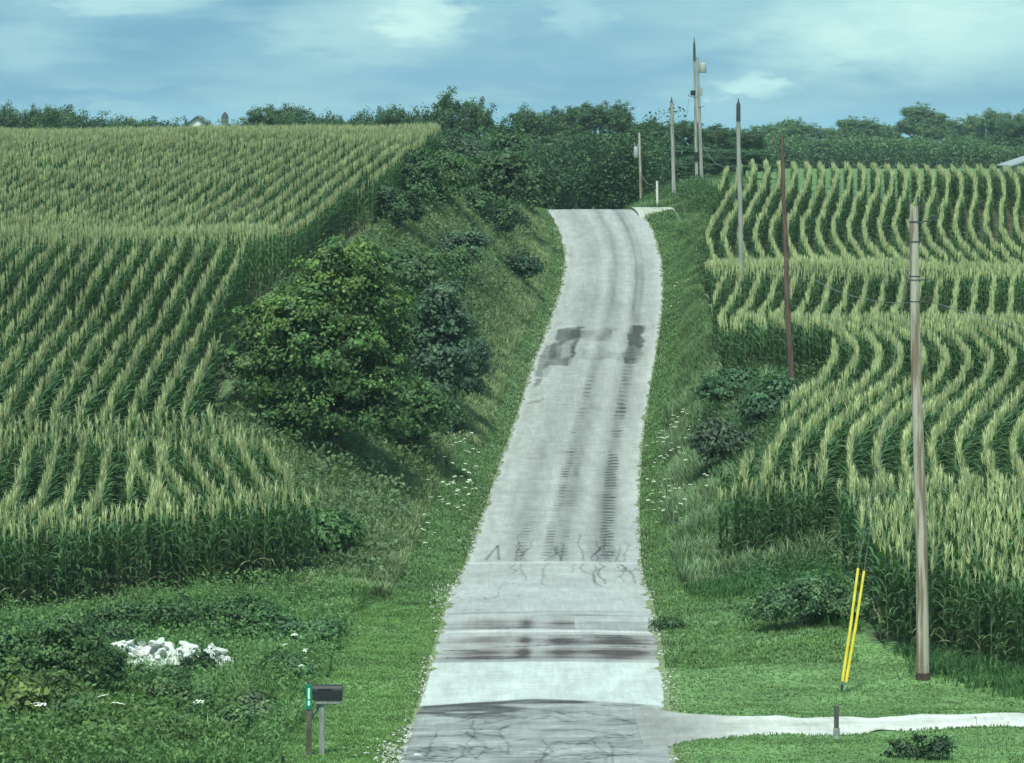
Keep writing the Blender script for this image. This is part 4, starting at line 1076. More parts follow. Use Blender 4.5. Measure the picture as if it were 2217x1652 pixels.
# foreground weeds left
P = pts(34000, 66, 100, con(-16), lambda Y: LE(Y) - 1.9 - 0.8 * fbm(Y, Y * 0, 0.4, 3)); P = P[~inside(LP, P[:, 0], P[:, 1])]
WD.add(*blades(P, hmap(P, 0.12, 0.62), 0.022, 3, 1.0, (0.075, 0.15, 0.058), (0.15, 0.225, 0.09)))
P = pts(22000, 80, 104, lambda Y: RE(Y) + 1.0, con(17)); P = P[~inside(RP, P[:, 0], P[:, 1])]
fsm = lambda x: np.interp(x, [4.5, 6.0, 7.5, 9.0, 11.4, 45], [99, 95.5, 91, 85.5, 82.0, 80])
P = P[P[:, 1] > fsm(P[:, 0]) - 2.0 + 4.0 * (fbm(P[:, 0], P[:, 1], 0.6, 77) - 0.5) - 1.6 * rng.random(len(P)) ** 3]
WD.add(*blades(P, hmap(P, 0.12, 0.5), 0.022, 3, 1.0, (0.040, 0.10, 0.036), (0.07, 0.14, 0.05)))
# broad leaved weeds as leaf clumps
def weedclumps(P, per, size, hgt, c0, c1):
    k = np.repeat(np.arange(len(P)), per); n = len(k)
    h = hgt * (0.4 + 1.2 * fbm(P[:, 0], P[:, 1], 0.8, 15))
    off = rng.normal(0, 1, (n, 3)) * np.array([0.16, 0.16, 0]) ; cen = P[k] + off
    cen[:, 2] += rng.random(n) * h[k]
    t = (0.5 * rng.random(len(P)) + 0.5 * fbm(P[:, 0], P[:, 1], 0.5, 44))[k][:, None]
    cv = (np.array(c0) * (1 - t) + np.array(c1) * t) * rng.uniform(0.7, 1.3, n)[:, None]
    V, F, C = leaf_cards(cen, size, cvar=cv); return V, F, None, C
P = pts(5200, 66, 99, con(-16), lambda Y: LE(Y) - 2.3); P = P[~inside(LP, P[:, 0], P[:, 1])]
P = P[~((P[:, 0] > -9.2) & (P[:, 0] < -6.1) & (P[:, 1] > 80.9) & (P[:, 1] < 84.2))]
WD.add(*weedclumps(P, 18, 0.09, 0.58, (0.06, 0.135, 0.05), (0.14, 0.225, 0.085)))
P = pts(5200, 98, 212, lambda Y: np.maximum(gi(G_el, Y) + 0.3, -14), lambda Y: LE(Y) - 2.0)
WD.add(*weedclumps(P, 14, 0.16, 0.65, (0.06, 0.115, 0.055), (0.14, 0.19, 0.09)))
P = pts(5200, 99, 246, lambda Y: RE(Y) + 3.0, lambda Y: gi(G_er, Y)); P = P[~inside(RP, P[:, 0], P[:, 1])]
WD.add(*weedclumps(P, 14, 0.15, 0.6, (0.034, 0.075, 0.032), (0.07, 0.12, 0.045)))
P = pts(1500, 106, 136, con(6.5), con(12.2)); P = P[~inside(RP, P[:, 0], P[:, 1])]
WD.add(*weedclumps(P, 16, 0.16, 0.8, (0.036, 0.08, 0.034), (0.06, 0.12, 0.045)))
P = pts(1500, 83, 100, con(6), con(17)); P = P[~inside(RP, P[:, 0], P[:, 1]) & (P[:, 1] > fsm(P[:, 0]) - 1.2 + 2.8 * (fbm(P[:, 0], P[:, 1], 0.5, 78) - 0.5))]
WD.add(*weedclumps(P, 16, 0.11, 0.45, (0.036, 0.085, 0.034), (0.06, 0.125, 0.045)))
P = pts(5200, 66.5, 80, con(-14), con(-4.9)); P = P[(fbm(P[:, 0], P[:, 1], 0.7, 55) > 0.47) & ~((P[:, 0] > -9.3) & (P[:, 0] < -6) & (P[:, 1] > 77.5))]
WD.add(*blades(P, hmap(P, 0.35, 0.85), 0.035, 4, 0.9, (0.075, 0.14, 0.055), (0.15, 0.22, 0.09)))
WD.add(*weedclumps(P[:2600], 14, 0.12, 0.75, (0.06, 0.12, 0.045), (0.13, 0.20, 0.07)))
WD.build('weeds', M_grass, 'tall mixed weeds on the banks and below the corn', 'weeds')
# crushed stone along the road edges
def build_edge_gravel():
    n = 2600; Y = np.concatenate([rng.uniform(66, 215, n), rng.normal(97.5, 1.6, 260), rng.normal(70, 2.4, 240)])
    sgn = np.where(rng.random(len(Y)) < 0.55, -1, 1); sgn[n:] = -1
    out = np.abs(rng.normal(0, 0.16, len(Y))); out[n:] = np.abs(rng.normal(0, 0.3, 500))
    keep = vnoise(Y, sgn * 3.0, 0.8, 3) > 0.42; keep[n:] = True
    keep &= ~((sgn > 0) & (Y > 72) & (Y < 79))
    Y, sgn, out = Y[keep], sgn[keep], out[keep]
    X = gi(G_xr, Y) + sgn * (curve_half(Y) + out - 0.05); s = rng.uniform(0.010, 0.036, len(Y))
    v0 = np.array([(1,0,0),(-1,0,0),(0,1,0),(0,-1,0),(0,0,1),(0,0,-.6)], float)
    f0 = np.array([(0,2,4),(2,1,4),(1,3,4),(3,0,4),(2,0,5),(1,2,5),(3,1,5),(0,3,5)])
    V = v0[None] * (s[:, None, None] * rng.uniform(0.6, 1.5, (len(Y), 6, 1))) + np.stack([X, Y, H(X, Y) + 0.03], -1)[:, None]
    F = f0[None] + (np.arange(len(Y)) * 6)[:, None, None]
    C = np.repeat(np.array([0.42, 0.44, 0.41]) * rng.uniform(0.6, 1.3, (len(Y), 1)), 6, 0)
    tag(link('gravel', mesh_np('gravel', V.reshape(-1, 3), F.reshape(-1, 3), C, M_road)), 'loose pale gravel along the road edges', 'gravel', kind='stuff')
build_edge_gravel()

# ------------------------------------------------------------------ white stones heap
def rock_mesh(seed, sx, sy, sz):
    import bmesh
    g = random.Random(seed); bm = bmesh.new()
    bmesh.ops.create_icosphere(bm, subdivisions=2, radius=1.0)
    cuts = [(Vector((g.gauss(0, 1), g.gauss(0, 1), g.gauss(0, 1))).normalized(), g.uniform(0.5, 0.8)) for _ in range(13)]
    for v in bm.verts:
        for nrm, d in cuts:
            q = v.co.dot(nrm)
            if q > d: v.co -= nrm * (q - d)
        v.co += Vector((g.gauss(0, .02), g.gauss(0, .02), g.gauss(0, .02)))
        v.co = Vector((v.co.x * sx, v.co.y * sy, v.co.z * sz))
    me = bpy.data.meshes.new('rock'); bm.to_mesh(me); bm.free(); me.materials.append(M_rock)
    return me
rock_ms = [rock_mesh(k, *d) for k, d in enumerate([(0.24, 0.15, 0.09), (0.17, 0.13, 0.10), (0.30, 0.14, 0.09), (0.14, 0.12, 0.08), (0.21, 0.15, 0.11), (0.10, 0.10, 0.06)])]
def heap():
    D0 = 83.0; cnt = 0
    prof = [(250, 0.80), (275, 0.62), (320, 0.68), (380, 0.72), (420, 0.62), (455, 0.62), (485, 0.45), (500, 0.2)]
    xs = [p[0] for p in prof]; hs = [p[1] for p in prof]
    for k in range(270):
        px_ = rnd.uniform(250, 500); d = D0 + rnd.uniform(-0.6, 0.9)
        hmax = float(np.interp(px_, xs, hs)) * max(0.15, 1 - abs(d - D0 - 0.3) / 1.2)
        X = wx_(px_, d); z = Hs(X, d) + rnd.uniform(0.02, max(0.05, hmax))
        if z - Hs(X, d) > 0.05 and rnd.random() < 0.08: continue
        o = link('rock', rock_ms[rnd.randrange(len(rock_ms))], None, (X, d, z)); cnt += 1
        o.rotation_euler = (rnd.gauss(0, 0.4), rnd.gauss(0, 0.4), rnd.uniform(0, 6.28)); s = rnd.uniform(0.8, 1.25); o.scale = (s, s, s)
        tag(o, 'white broken stone in the heap below the left cornfield', 'stone', 'white stones heaped in the weeds')
    for (px_, D, s) in ((795, 70.2, 0.4), (905, 69.7, 0.55), (770, 69.9, 0.3)):
        X = wx_(px_, D); o = link('rock', rock_ms[1], None, (X, D, Hs(X, D) + 0.03)); o.scale = (s, s * 0.8, s * 0.6)
        tag(o, {795: 'small white stone in the grass at the foot of the mailbox', 905: 'white stone lying in the grass between mailbox and road', 770: 'tiny pale stone beside the dark posts of the mailbox'}[px_], 'stone')
heap()

# ------------------------------------------------------------------ wild flowers
def flower_protos():
    out = []
    for s in range(3):
        g = random.Random(s); mb = MB(); st = MB()
        h = 0.75 + 0.1 * s
        st.tube([(0, 0, -0.1), (0.02, 0, h * 0.5), (0.0, 0.02, h)], [0.006, 0.005, 0.004], 4)
        nn = 9
        for k in range(nn):
            a_ = k * 2.4; rr = 0.012 + 0.055 * math.sqrt(k / nn)
            c_ = Vector((math.cos(a_) * rr, math.sin(a_) * rr, h + 0.03 - rr * 0.25))
            ring = [c_ + Vector((math.cos(t * 1.047) * 0.017, math.sin(t * 1.047) * 0.017, 0)) for t in range(6)]
            mb.add([c_ + Vector((0, 0, 0.012))] + ring + [c_ + Vector((0, 0, -0.01))], [(0, i + 1, (i + 1) % 6 + 1) for i in range(6)] + [(7, (i + 1) % 6 + 1, i + 1) for i in range(6)])
            st.tube([(0, 0, h - 0.03), tuple(c_)], 0.002, 3)
        out.append((mb, st))
    return out
M_stem = plain_mat('green_stem', (0.05, 0.10, 0.03), (0.08, 0.13, 0.04), 8, 0.8)
fp = []
for mb, st in flower_protos():
    r = empty('wildflower', (0, 0, 0)); st.build('stem', M_stem, r); mb.build('flower_head', M_flower, r); fp.append(r)
used = [False] * 3
def flower(px_, D, s, label, group, dz=0.0):
    if -curve_half(D) - 0.35 < wx_(px_, D) - float(gi(G_xr, D)) < curve_half(D) + 0.35: return
    k = rnd.randrange(3)
    if used[k]: r = copy_tree(fp[k])
    else: r = fp[k]; used[k] = True
    X = wx_(px_, D); r.location = (X, D, Hs(X, D) + dz); r.scale = (s, s, s if s < 1.2 else 1.0)
    r.rotation_euler = (rnd.gauss(0.12, 0.1), rnd.gauss(0, 0.15), rnd.uniform(0, 6.28))
    tag(r, label, 'wildflower', group)
gf = 'white wildflowers along the road'
for (x_, D_, s_, lab) in ((85, 70.3, 1.9, 'left one of two broad white flower heads at the lower left edge'), (105, 70.0, 1.7, 'right one of two broad white flower heads at the lower left edge'),
                          (238, 69.8, 1.9, 'flat white flower head standing alone near the bottom, left of the dead twigs'), (246, 71.2, 1.5, 'pinkish closed flower head above the lone flat white one'),
                          (434, 72.6, 1.6, 'white flower head alone in the weeds left of the mailbox'), (255, 77.0, 1.7, 'left flower head of the cream pair below the stone heap'), (270, 77.3, 1.7, 'right flower head of the cream pair below the stone heap'),
                          (2120, 69.3, 1.0, 'lone white flower in the lower right corner'), (2180, 69.8, 1.0, 'white flower at the far right bottom edge')):
    flower(x_, D_, s_, lab, gf)
for (cx_, sx_, D0, D1, n_, lab) in ((985, 30, 116, 136, 70, 'small white flower on the bank between the big tree and the road'), (925, 12, 104, 112, 10, 'small white flower low on the left bank beside the road'),
                                  (1452, 34, 112, 138, 110, 'small white flower in the ditch right of the road'), (1395, 14, 94, 103, 12, 'small white flower at the right road edge near the lawn corner'),
                                  (645, 22, 79, 82, 7, 'small white flower in the weeds behind the mailbox'), (1465, 18, 168, 178, 8, 'small white flower high on the right bank'), (1110, 30, 185, 200, 7, 'small white flower high on the left bank below the crest')):
    for k in range(n_):
        flower(rnd.gauss(cx_, sx_), rnd.uniform(D0, D1), rnd.uniform(0.55, 1.1), lab, gf)
# ------------------------------------------------------------------ tall grass tuft in the lower left corner, dead twigs
def tuft():
    V, F, C, o = [], [], [], 0
    for k in range(70):
        v, f = ribbon((rnd.gauss(0, 0.18), rnd.gauss(0, 0.15), -0.05), rnd.uniform(0, 6.28), R(rnd.uniform(70, 88)), rnd.uniform(0.7, 1.15), 0.035, rnd.uniform(0.4, 1.1), 5, rnd.uniform(-0.5, 0.5))
        F += [tuple(i + o for i in q) for q in f]; V += v; b = rnd.uniform(0.7, 1.3); C += [(0.055 * b, 0.12 * b, 0.055 * b)] * len(v); o += len(v)
    ob = link('grass_clump', mesh_np('grass_clump', np.array(V), np.array(F), np.array(C), M_corn), None, at(38, 70.0))
    tag(ob, 'tall bladed grass clump in the bottom left corner', 'grass clump')
tuft()
tw = MB(); bp_ = Vector((0, 0, -0.05))
for k in range(6):
    e_ = Vector((rnd.uniform(-0.45, 0.3), rnd.uniform(-.2, .2), rnd.uniform(0.5, 0.95)))
    tw.tube([bp_, bp_.lerp(e_, 0.5) + Vector((rnd.uniform(-.06, .06), 0, 0)), e_], [0.012, 0.008, 0.003], 5)
    tw.tube([bp_.lerp(e_, 0.55), e_ + Vector((rnd.uniform(-.2, .2), 0, -0.1))], [0.006, 0.002], 4)
tag(tw.build('dead_twigs', plain_mat('dry_twig', (0.18, 0.17, 0.12), (0.27, 0.25, 0.18), 9, 0.9), None, at(345, 75.0)), 'bare dry twigs sticking up below the white stones', 'twigs')

# ------------------------------------------------------------------ utility poles
def pole_pts(px_top, py_top, px_bot, D, bend=None, depth_off=0.0):
    X0 = wx_(px_bot, D); z0 = Hs(X0, D); X1 = wx_(px_top, D); z1 = wz_(py_top, D)
    P = []
    for k in range(13):
        t = k / 12
        x = X0 + (X1 - X0) * t + (bend(t) if bend else 0)
        P.append(Vector((x - X0, 0, -0.5 + (z1 - z0 + 0.5) * t)))
    return Vector((X0, D, z0)), P
def pole_at(P, z):
    for a_, b_ in zip(P[:-1], P[1:]):
        if a_.z <= z <= b_.z: return a_.lerp(b_, (z - a_.z) / (b_.z - a_.z))
    return P[-1].copy()
def make_pole(px_top, py_top, px_bot, D, r0, r1, mat, label, bend=None, dark_top=0.0, spike=0.0, foot=False, group='utility poles along the right side of the road'):
    loc, P = pole_pts(px_top, py_top, px_bot, D, bend)
    root = empty('utility_pole', loc)
    n = len(P); rad = [r0 + (r1 - r0) * i / (n - 1) for i in range(n)]
    MB().tube(P, rad, 14).build('shaft', mat, root, smooth=True)
    top = P[-1]
    if dark_top:
        q = pole_at(P, top.z - dark_top)
        MB().tube([q, q.lerp(top, 0.5), top + Vector((0, 0, 0.01))], [r1 * 1.12, r1 * 1.1, r1 * 1.06], 14).build('tarred_top', M_wood_dark, root, smooth=True)
    if spike:
        MB().tube([top, top + Vector((0, 0, spike * 0.4)), top + Vector((0, 0, spike))], [r1 * 0.9, r1 * 0.5, 0.012], 10).build('cap', M_wood_dark, root, smooth=True)
    if foot:
        MB().tube([P[0], pole_at(P, 0.08), pole_at(P, 0.16)], [r0 * 1.1, r0 * 1.08, r0 * 1.03], 14).build('dark_foot', plain_mat('dark_foot_wood', (0.03, 0.022, 0.02), (0.07, 0.05, 0.04), 6, 0.9), root, smooth=True)  # darker brown sleeve around the bottom of the shaft
    tag(root, label, 'utility pole', group)
    return root, P, loc
# 1 nearest pole
D1 = 82.0
p1, P1, L1 = make_pole(1980, 447, 1998, D1, 0.15, 0.098, M_wood_grey, 'nearest and thickest weathered wooden pole, standing on the lawn right of the road',
                       bend=lambda t: 0.03 * math.sin(t * 6), foot=True)
def arm(root, P, z, length, rise, name='insulator_bracket', ang=0.0, ball=True, side=1):
    c_ = pole_at(P, z); mb = MB(); e_ = c_ + Vector((side * length * math.cos(ang), length * math.sin(ang), rise))
    mb.tube([c_ + Vector((side * 0.08, 0, -0.05)), c_.lerp(e_, 0.5), e_], [0.022, 0.018, 0.014], 6)
    if ball:
        for k in range(3): mb.tube([e_ + Vector((0, 0, 0.02 + k * 0.035)), e_ + Vector((0, 0, 0.04 + k * 0.035))], [0.045, 0.03], 8)
    mb.tube([c_ + Vector((0, 0, -0.012)), c_ + Vector((0, 0, 0.012))], 0.112, 12)
    mb.build(name, M_wood_dark, root, smooth=True)
    return root.location + e_
zt = P1[-1].z
MB().tube([P1[-1] + Vector((0.09, -0.02, -0.25)), P1[-1] + Vector((0.085, -0.02, 0.22))], [0.03, 0.022], 6).build('top_pin', M_wood_dark, p1)
w_a = arm(p1, P1, wz_(480, D1) - L1.z, 0.45, 0.02)
w_b = arm(p1, P1, wz_(523, D1) - L1.z, 0.15, 0.0, ball=False)
w_c = arm(p1, P1, wz_(606, D1) - L1.z, 0.28, 0.0, ball=False)
w_d = arm(p1, P1, wz_(653, D1) - L1.z, 0.36, 0.0)
arm(p1, P1, wz_(598, D1) - L1.z, 0.12, 0.02, 'bolt', ball=False, side=-1)
arm(p1, P1, wz_(1092, D1) - L1.z, 0.10, 0.0, 'clamp_band', ball=False)
# 2 reddish crooked pole
D2 = 128.0
p2, P2, L2 = make_pole(1694, 292, 1722, D2, 0.11, 0.062, M_wood_red, 'thin crooked reddish brown pole among the right hand corn',
                       bend=lambda t: -0.10 * math.sin(t * math.pi * 1.0) * (1 if t < 0.8 else 1) + (0.10 * max(0, (0.62 - abs(t - 0.62) * 4)) if 0.4 < t < 0.85 else 0))
# 3 black topped pole
D3 = 160.0
p3, P3, L3 = make_pole(1601, 226, 1602, D3, 0.115, 0.085, M_wood_pale, 'pale grey pole with a black tarred top, between the reddish pole and the twin poles', dark_top=0.75, spike=0.28,
                       bend=lambda t: 0.05 * math.sin(t * 5))
# 4 twin poles
D4 = 236.0
p4, P4, L4 = make_pole(1503, 96, 1509, D4, 0.105, 0.075, M_wood_pale, 'tallest pole of all, left one of the twin poles, with a pointed black tip', dark_top=1.1, spike=0.45)
p4b, P4b, L4b = make_pole(1510, 124, 1520, D4 + 0.3, 0.12, 0.085, M_wood_pale, 'right one of the twin poles, carrying a grey transformer can')
def transformer(root, P, z, off, h, r, mat):
    c_ = pole_at(P, z) + Vector(off); mb = MB()
    mb.tube([c_, c_ + Vector((0, 0, 0.04)), c_ + Vector((0, 0, h - 0.05)), c_ + Vector((0, 0, h))], [r * 0.9, r, r, r * 0.85], 16)
    mb.box(c_.x - (r + 0.1 if off[0] > 0 else -r), c_.x + (-r if off[0] > 0 else r + 0.1), c_.y - 0.04, c_.y + 0.04, c_.z + h * 0.3, c_.z + h * 0.4)
    t_ = mb.build('transformer', mat, root, smooth=True)
    for dx_, tl in ((0.10, 0.04), (-0.06, -0.02)):
        b_ = MB().tube([c_ + Vector((dx_, 0, h)), c_ + Vector((dx_ + tl, 0, h + 0.14)), c_ + Vector((dx_ + tl * 3, 0, h + 0.3))], [0.035, 0.03, 0.015], 8)
        b_.build('bushing', M_metal_grey, t_, smooth=True)
transformer(p4b, P4b, wz_(158, D4) - L4b.z, (0.32, 0, 0), 0.66, 0.22, plain_mat('transformer_paint', (0.30, 0.36, 0.34), (0.38, 0.44, 0.41), 8, 0.5))
MB().box(-0.09, 0.09, -0.1, 0.1, 0, 0.55, Matrix.Translation(pole_at(P4b, wz_(207, D4) - L4b.z) + Vector((0.15, 0, 0)))).build('fuse_box', M_metal_grey, p4b, bevel=0.02)
MB().box(-0.16, 0.16, -0.12, 0.12, 0, 0.34, Matrix.Translation(pole_at(P4, wz_(207, D4) - L4.z) + Vector((-0.14, 0, 0)))).build('dark_switch_box', M_black, p4, bevel=0.05)
arm(p4, P4, wz_(210, D4) - L4.z, 0.42, 0.05, 'side_arm', side=-1)
arm(p4b, P4b, wz_(232, D4) - L4b.z, 0.38, 0.08, 'side_arm', ball=False)
MB().tube([(0, 0, 0), (0, 0, 0.55)], 0.17, 12).build('meter_box', M_black, p4, pole_at(P4, wz_(348, D4) - L4.z))
# guy wires hang from pole 4 (faint)
def wire(name, a_, b_, sag, r, label, group=None, cat='wire', parent=None):
    a_, b_ = Vector(a_), Vector(b_); n = 16
    pts_ = [a_.lerp(b_, k / n) - Vector((0, 0, 4 * sag * (k / n) * (1 - k / n))) for k in range(n + 1)]
    o = MB().tube(pts_, r, 5).build(name, M_wire, parent)
    if parent is None: tag(o, label, cat, group)
    return o
# 5 pale single pole beyond the crest
D5 = 222.0
p5, P5, L5 = make_pole(1454, 222, 1460, D5, 0.13, 0.10, M_wood_pale, 'pale thick pole at the crest, left of the twin poles', dark_top=0.0, spike=0.35)
arm(p5, P5, wz_(272, D5) - L5.z, 0.25, 0.04, 'side_arm', side=-1)
# 6 small far pole with lamp-like transformer
D6 = 258.0
p6, P6, L6 = make_pole(1384, 287, 1389, D6, 0.11, 0.075, M_wood_grey, 'thin distant pole with a small pale transformer, leftmost of all poles')
transformer(p6, P6, wz_(341, D6) - L6.z, (-0.28, 0, 0), 0.75, 0.16, M_metal_grey)
# 7 short white post on the crest
D7 = 219.0
X7 = wx_(1424, D7); z7 = Hs(X7, D7); top7 = wz_(392, D7) - z7
po = MB().tube([(0, 0, -0.3), (-0.03, 0, top7 * 0.5), (-0.04, 0, top7)], [0.07, 0.07, 0.065], 8).build('marker_post', plain_mat('white_post', (0.55, 0.6, 0.52), (0.68, 0.72, 0.64), 6, 0.7), None, (X7, D7, z7), smooth=True)
tag(po, 'short white post on the crest between the thin and the pale pole', 'post')
# wires
wire('overhead_wire', w_d, L2 + pole_at(P2, wz_(560, D2) - L2.z), 0.5, 0.009, 'thin overhead cable from the nearest pole back to the reddish pole', 'overhead wires')
wire('overhead_wire', w_d, (19.5, 52, wz_(653, D1) + 0.4), 0.9, 0.009, 'thin overhead cable running from the nearest pole out of the right edge', 'overhead wires')
wire('overhead_wire', L4b + pole_at(P4b, wz_(300, D4) - L4b.z), L3 + pole_at(P3, wz_(352, D3) - L3.z), 0.8, 0.010, 'thin cable sagging from the twin poles towards the black topped pole', 'overhead wires')
wire('overhead_wire', L6 + pole_at(P6, wz_(372, D6) - L6.z), (X7, D7, z7 + top7), 0.5, 0.014, 'thin cable sagging from the leftmost distant pole to the short white post', 'overhead wires')
wire('overhead_wire', L4 + pole_at(P4, wz_(214, D4) - L4.z) + Vector((-0.4, 0, 0)), (wx_(1478, 256), 256, wz_(300, 256)), 0.1, 0.010, 'thin cable slanting down left from the twin poles', 'overhead wires')
# guy wires with yellow guards
gx = wx_(1822, 80.6); gz = Hs(gx, 80.6); g0 = Vector((gx, 80.6, gz))
guy = empty('guy_wire', g0)
MB().tube([(0, 0, -0.3), (0.01, 0, 0.14)], [0.02, 0.02], 8).tube([(0.01, 0, 0.1), (0.012, 0, 0.17)], [0.035, 0.03], 8).build('anchor_rod', M_wood_dark, guy, smooth=True)
for (pxb, pyb, pxe, pye, tz) in ((1824, 1475, 1858, 1230, 523), (1832, 1477, 1871, 1236, 480)):
    Dg = 80.6
    b0 = Vector((wx_(pxb, Dg), Dg, wz_(pyb, Dg))) - g0; b1 = Vector((wx_(pxe, Dg + 0.35), Dg + 0.35, wz_(pye, Dg + 0.35))) - g0
    top_ = L1 + pole_at(P1, wz_(tz, D1) - L1.z) - g0
    MB().tube([b0, b0.lerp(b1, 0.5) + Vector((0.012, 0, 0)), b1], [0.036, 0.032, 0.028], 8).build('yellow_guard', M_yellow, guy, smooth=True)
    MB().tube([Vector((0.01, 0, 0.12)), b0 + Vector((0, 0, 0.03))], 0.008, 5).tube([b1, top_], 0.006, 5).build('cable', M_wire, guy)
tag(guy, 'slanting guy wires with long yellow guards left of the nearest pole', 'guy wire')

# short wooden post by the driveway
Dp = 73.2; xp = wx_(1811, Dp); zp = Hs(xp, Dp)
post = empty('wooden_post', (xp, Dp, zp))
MB().box(-0.045, 0.045, -0.045, 0.045, 0.22, 0.66).build('shaft', plain_mat('dark_post_wood', (0.05, 0.055, 0.055), (0.09, 0.095, 0.09), 12, 0.9, (2, 2, .5)), post, bevel=0.006)
MB().tube([(0, 0, -0.2), (0, 0, 0.22)], [0.075, 0.062], 10).build('pale_base', plain_mat('weathered_base', (0.20, 0.23, 0.20), (0.33, 0.36, 0.33), 9, 0.9), post, smooth=True)
tag(post, 'short dark wooden post with a pale foot in front of the driveway', 'post')

# ------------------------------------------------------------------ mailbox and address sign
Dm = 70.3
S = Dm / FPX
xm = wx_(697, Dm); zm = Hs(xm, Dm)
mail = empty('mailbox', (xm, Dm, zm))
M_postgrey = plain_mat('grey_post_wood', (0.16, 0.19, 0.18), (0.25, 0.28, 0.26), 9, 0.85, (3, 3, 0.4), 0.3)
base_y = 300 - FPX * zm / Dm
def mz(py_): return (base_y - py_) * S
def mxp(px_): return (px_ - 697) * S
MB().box(-0.05, 0.05, -0.05, 0.05, -0.2, mz(1523)).build('post', M_postgrey, mail, bevel=0.006)
MB().box(mxp(683), mxp(738), -0.09, 0.09, mz(1523), mz(1515)).build('support_board', M_postgrey, mail, bevel=0.005)
# box with arched roof, long axis towards the road
def arch_box(x0, x1, w, z0, z1, n=10):
    mb = MB(); prof = [(-w, z0), (w, z0)]; hs = z0 + (z1 - z0) * 0.55
    for k in range(n + 1):
        t = math.pi * k / n; prof.append((w * math.cos(t), hs + (z1 - hs) * math.sin(t)))
    V = [(x0, y, z) for y, z in prof] + [(x1, y, z) for y, z in prof]; m_ = len(prof)
    F = [tuple(range(m_))[::-1], tuple(range(m_, 2 * m_))] + [(i, (i + 1) % m_, m_ + (i + 1) % m_, m_ + i) for i in range(m_)]
    mb.add(V, F); return mb
bx0, bx1 = mxp(677), mxp(739)
arch_box(bx0, bx1, 0.105, mz(1514.5), mz(1482)).build('box', M_black, mail, smooth=True)
arch_box(bx1 + 0.002, bx1 + 0.02, 0.112, mz(1515), mz(1481)).build('door', M_black, mail, smooth=True)
MB().box(bx0 + 0.1, bx0 + 0.38, -0.112, -0.106, mz(1492), mz(1490)).build('flag', M_black, mail)
MB().tube([(mxp(673), 0.0, mz(1557)), (mxp(690), 0, mz(1526))], 0.032, 4).build('brace', M_postgrey, mail)
tag(mail, 'black mailbox with arched roof on a grey wooden post left of the road', 'mailbox')
xs_ = wx_(669, Dm - 0.1); zs_ = Hs(xs_, Dm - 0.1)
sign = empty('address_sign', (xs_, Dm - 0.1, zs_))
MB().box(-0.05, 0.05, -0.035, 0.035, -0.2, mz(1555) + 0.18).build('post', plain_mat('dark_sign_post', (0.055, 0.06, 0.05), (0.12, 0.115, 0.09), 5, 0.8, (2, 2, 0.6)), sign, bevel=0.008)
zg = base_y
pl_ = MB().box(-0.062, 0.062, -0.05, -0.036, mz(1533), mz(1479)).build('green_plate', M_green, sign, bevel=0.008)
MB().box(-0.02, 0.02, -0.0535, -0.0505, mz(1511), mz(1487)).box(-0.023, 0.023, -0.0535, -0.0505, mz(1525), mz(1514)).build('pale_marking', M_signwhite, pl_)
MB().box(-0.025, 0.04, -0.04, 0.03, mz(1479) - 0.02, mz(1476)).build('clip', M_wood_dark, sign)
tag(sign, 'narrow green upright address marker with a pale stripe beside the mailbox', 'sign')
# dark stumps beside
for (px_, h_, lab) in ((612, 0.16, 'larger dark stump in the grass left of the address marker'), (638, 0.10, 'small dark stump just left of the address marker')):
    X = wx_(px_, 69.4); o = MB().tube([(0, 0, -0.1), (0.01, 0, h_ * 0.6), (0, 0, h_)], [0.04, 0.035, 0.02], 7).build('stump', M_wood_dark, None, (X, 69.4, Hs(X, 69.4)), smooth=True)
    tag(o, lab, 'stump')

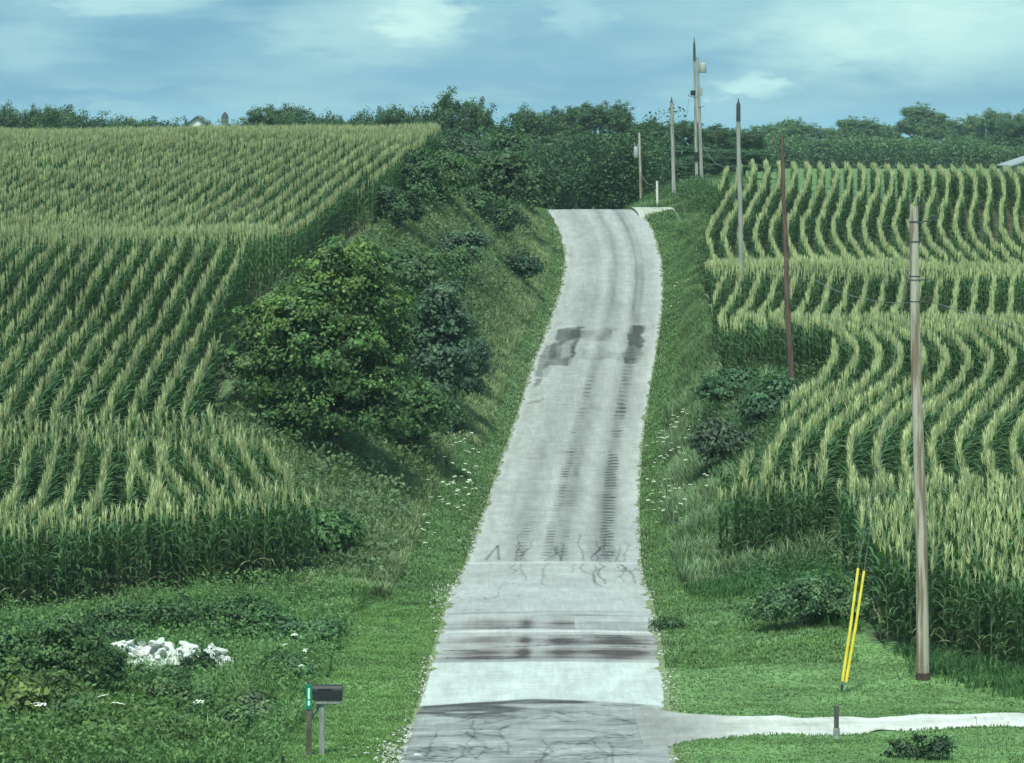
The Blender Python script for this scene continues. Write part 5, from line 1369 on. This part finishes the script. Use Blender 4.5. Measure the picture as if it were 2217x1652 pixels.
# ------------------------------------------------------------------ farm buildings
def farmhouse():
    D = 300; X = wx_(432, D); zg_ = wz_(268, D) - 3.4
    r = empty('farmhouse', (X, D, zg_))
    Mw = plain_mat('white_clapboard', (0.62, 0.66, 0.62), (0.74, 0.78, 0.74), 6, 0.7)
    Mr = plain_mat('grey_shingle', (0.10, 0.12, 0.13), (0.17, 0.19, 0.2), 9, 0.9)
    mb = MB().box(-1.5, 1.5, -2, 2, 0, 2.8); mb.add([(-1.5, -2, 2.8), (1.5, -2, 2.8), (0, -2, 3.9), (-1.5, 2, 2.8), (1.5, 2, 2.8), (0, 2, 3.9)], [(0, 1, 2), (4, 3, 5)])
    mb.build('wall', Mw, r)
    rf = MB(); rf.add([(-1.75, -2.2, 2.65), (0, -2.2, 3.95), (0, 2.2, 3.95), (-1.75, 2.2, 2.65), (-1.75, -2.2, 2.77), (0, -2.2, 4.07), (0, 2.2, 4.07), (-1.75, 2.2, 2.77)], [(0,1,2,3),(7,6,5,4),(0,4,5,1),(3,2,6,7),(0,3,7,4)])
    rf.add([(1.75, -2.2, 2.65), (0, -2.2, 3.95), (0, 2.2, 3.95), (1.75, 2.2, 2.65), (1.75, -2.2, 2.77), (0, -2.2, 4.07), (0, 2.2, 4.07), (1.75, 2.2, 2.77)], [(3,2,1,0),(4,5,6,7),(1,5,4,0),(7,6,2,3),(4,7,3,0)])
    rf.build('roof', Mr, r)
    for x_ in (-0.8, 0.4): MB().box(x_, x_ + 0.5, -2.03, -2.002, 1.5, 2.3).build('window', M_black, r)
    tag(r, 'small white gabled farmhouse half hidden on the skyline beyond the left corn', 'house')
    D = 352; X = wx_(487, D)
    s = empty('silo', (X, D, wz_(242, D) - 9))
    MB().tube([(0, 0, 0), (0, 0, 8.4)], 0.33, 16).build('shell', plain_mat('silo_concrete', (0.10, 0.14, 0.16), (0.16, 0.2, 0.22), 4, 0.8), s, smooth=True)
    MB().tube([(0, 0, 8.402), (0, 0, 8.75), (0, 0, 9)], [0.36, 0.25, 0.04], 16).build('cap', M_wood_dark, s, smooth=True)
    tag(s, 'thin dark tower sticking up beside the white farmhouse', 'tower')
    D = 300; X = wx_(2215, D); zr_ = wz_(334, D)
    b = empty('barn', (X + 1.3, D, zr_ - 3.2))
    mb = MB().box(-2.6, 2.6, -4, 4, 0, 2.3); mb.add([(-2.6, -4, 2.3), (2.6, -4, 2.3), (0, -4, 3.1), (-2.6, 4, 2.3), (2.6, 4, 2.3), (0, 4, 3.1)], [(0, 1, 2), (4, 3, 5)])
    mb.build('wall', plain_mat('barn_boards', (0.22, 0.26, 0.24), (0.3, 0.34, 0.31), 5, 0.8), b)
    rf = MB(); k1, k2 = 2.9, 3.15
    for sg in (-1, 1):
        A = [(sg * k1, -4.3, 2.2), (0, -4.3, k2), (0, 4.3, k2), (sg * k1, 4.3, 2.2)]; B = [(x, y, z + 0.12) for x, y, z in A]
        rf.add(A + B, [(0,1,2,3),(7,6,5,4),(0,4,5,1),(3,2,6,7),(0,3,7,4)] if sg < 0 else [(3,2,1,0),(4,5,6,7),(1,5,4,0),(7,6,2,3),(4,7,3,0)])
    rf.build('roof', plain_mat('barn_roof', (0.2, 0.24, 0.26), (0.28, 0.32, 0.34), 5, 0.6), b)
    tag(b, 'low grey shed roof showing above the corn at the right edge', 'shed')
farmhouse()

# ------------------------------------------------------------------ humid air
def haze():
    m, N, out = new_mat('haze_air')
    v = N.n('ShaderNodeVolumePrincipled')
    v.inputs['Color'].default_value = (0.62, 0.86, 0.95, 1); v.inputs['Density'].default_value = HAZE
    v.inputs['Anisotropy'].default_value = 0.0
    N.t.links.new(v.outputs[0], out.inputs['Volume'])
    o = MB().box(-1600, 1600, -70, 3300, -20, 30).build('haze', m)
    tag(o, kind='stuff')
HAZE = 0.00016
haze()
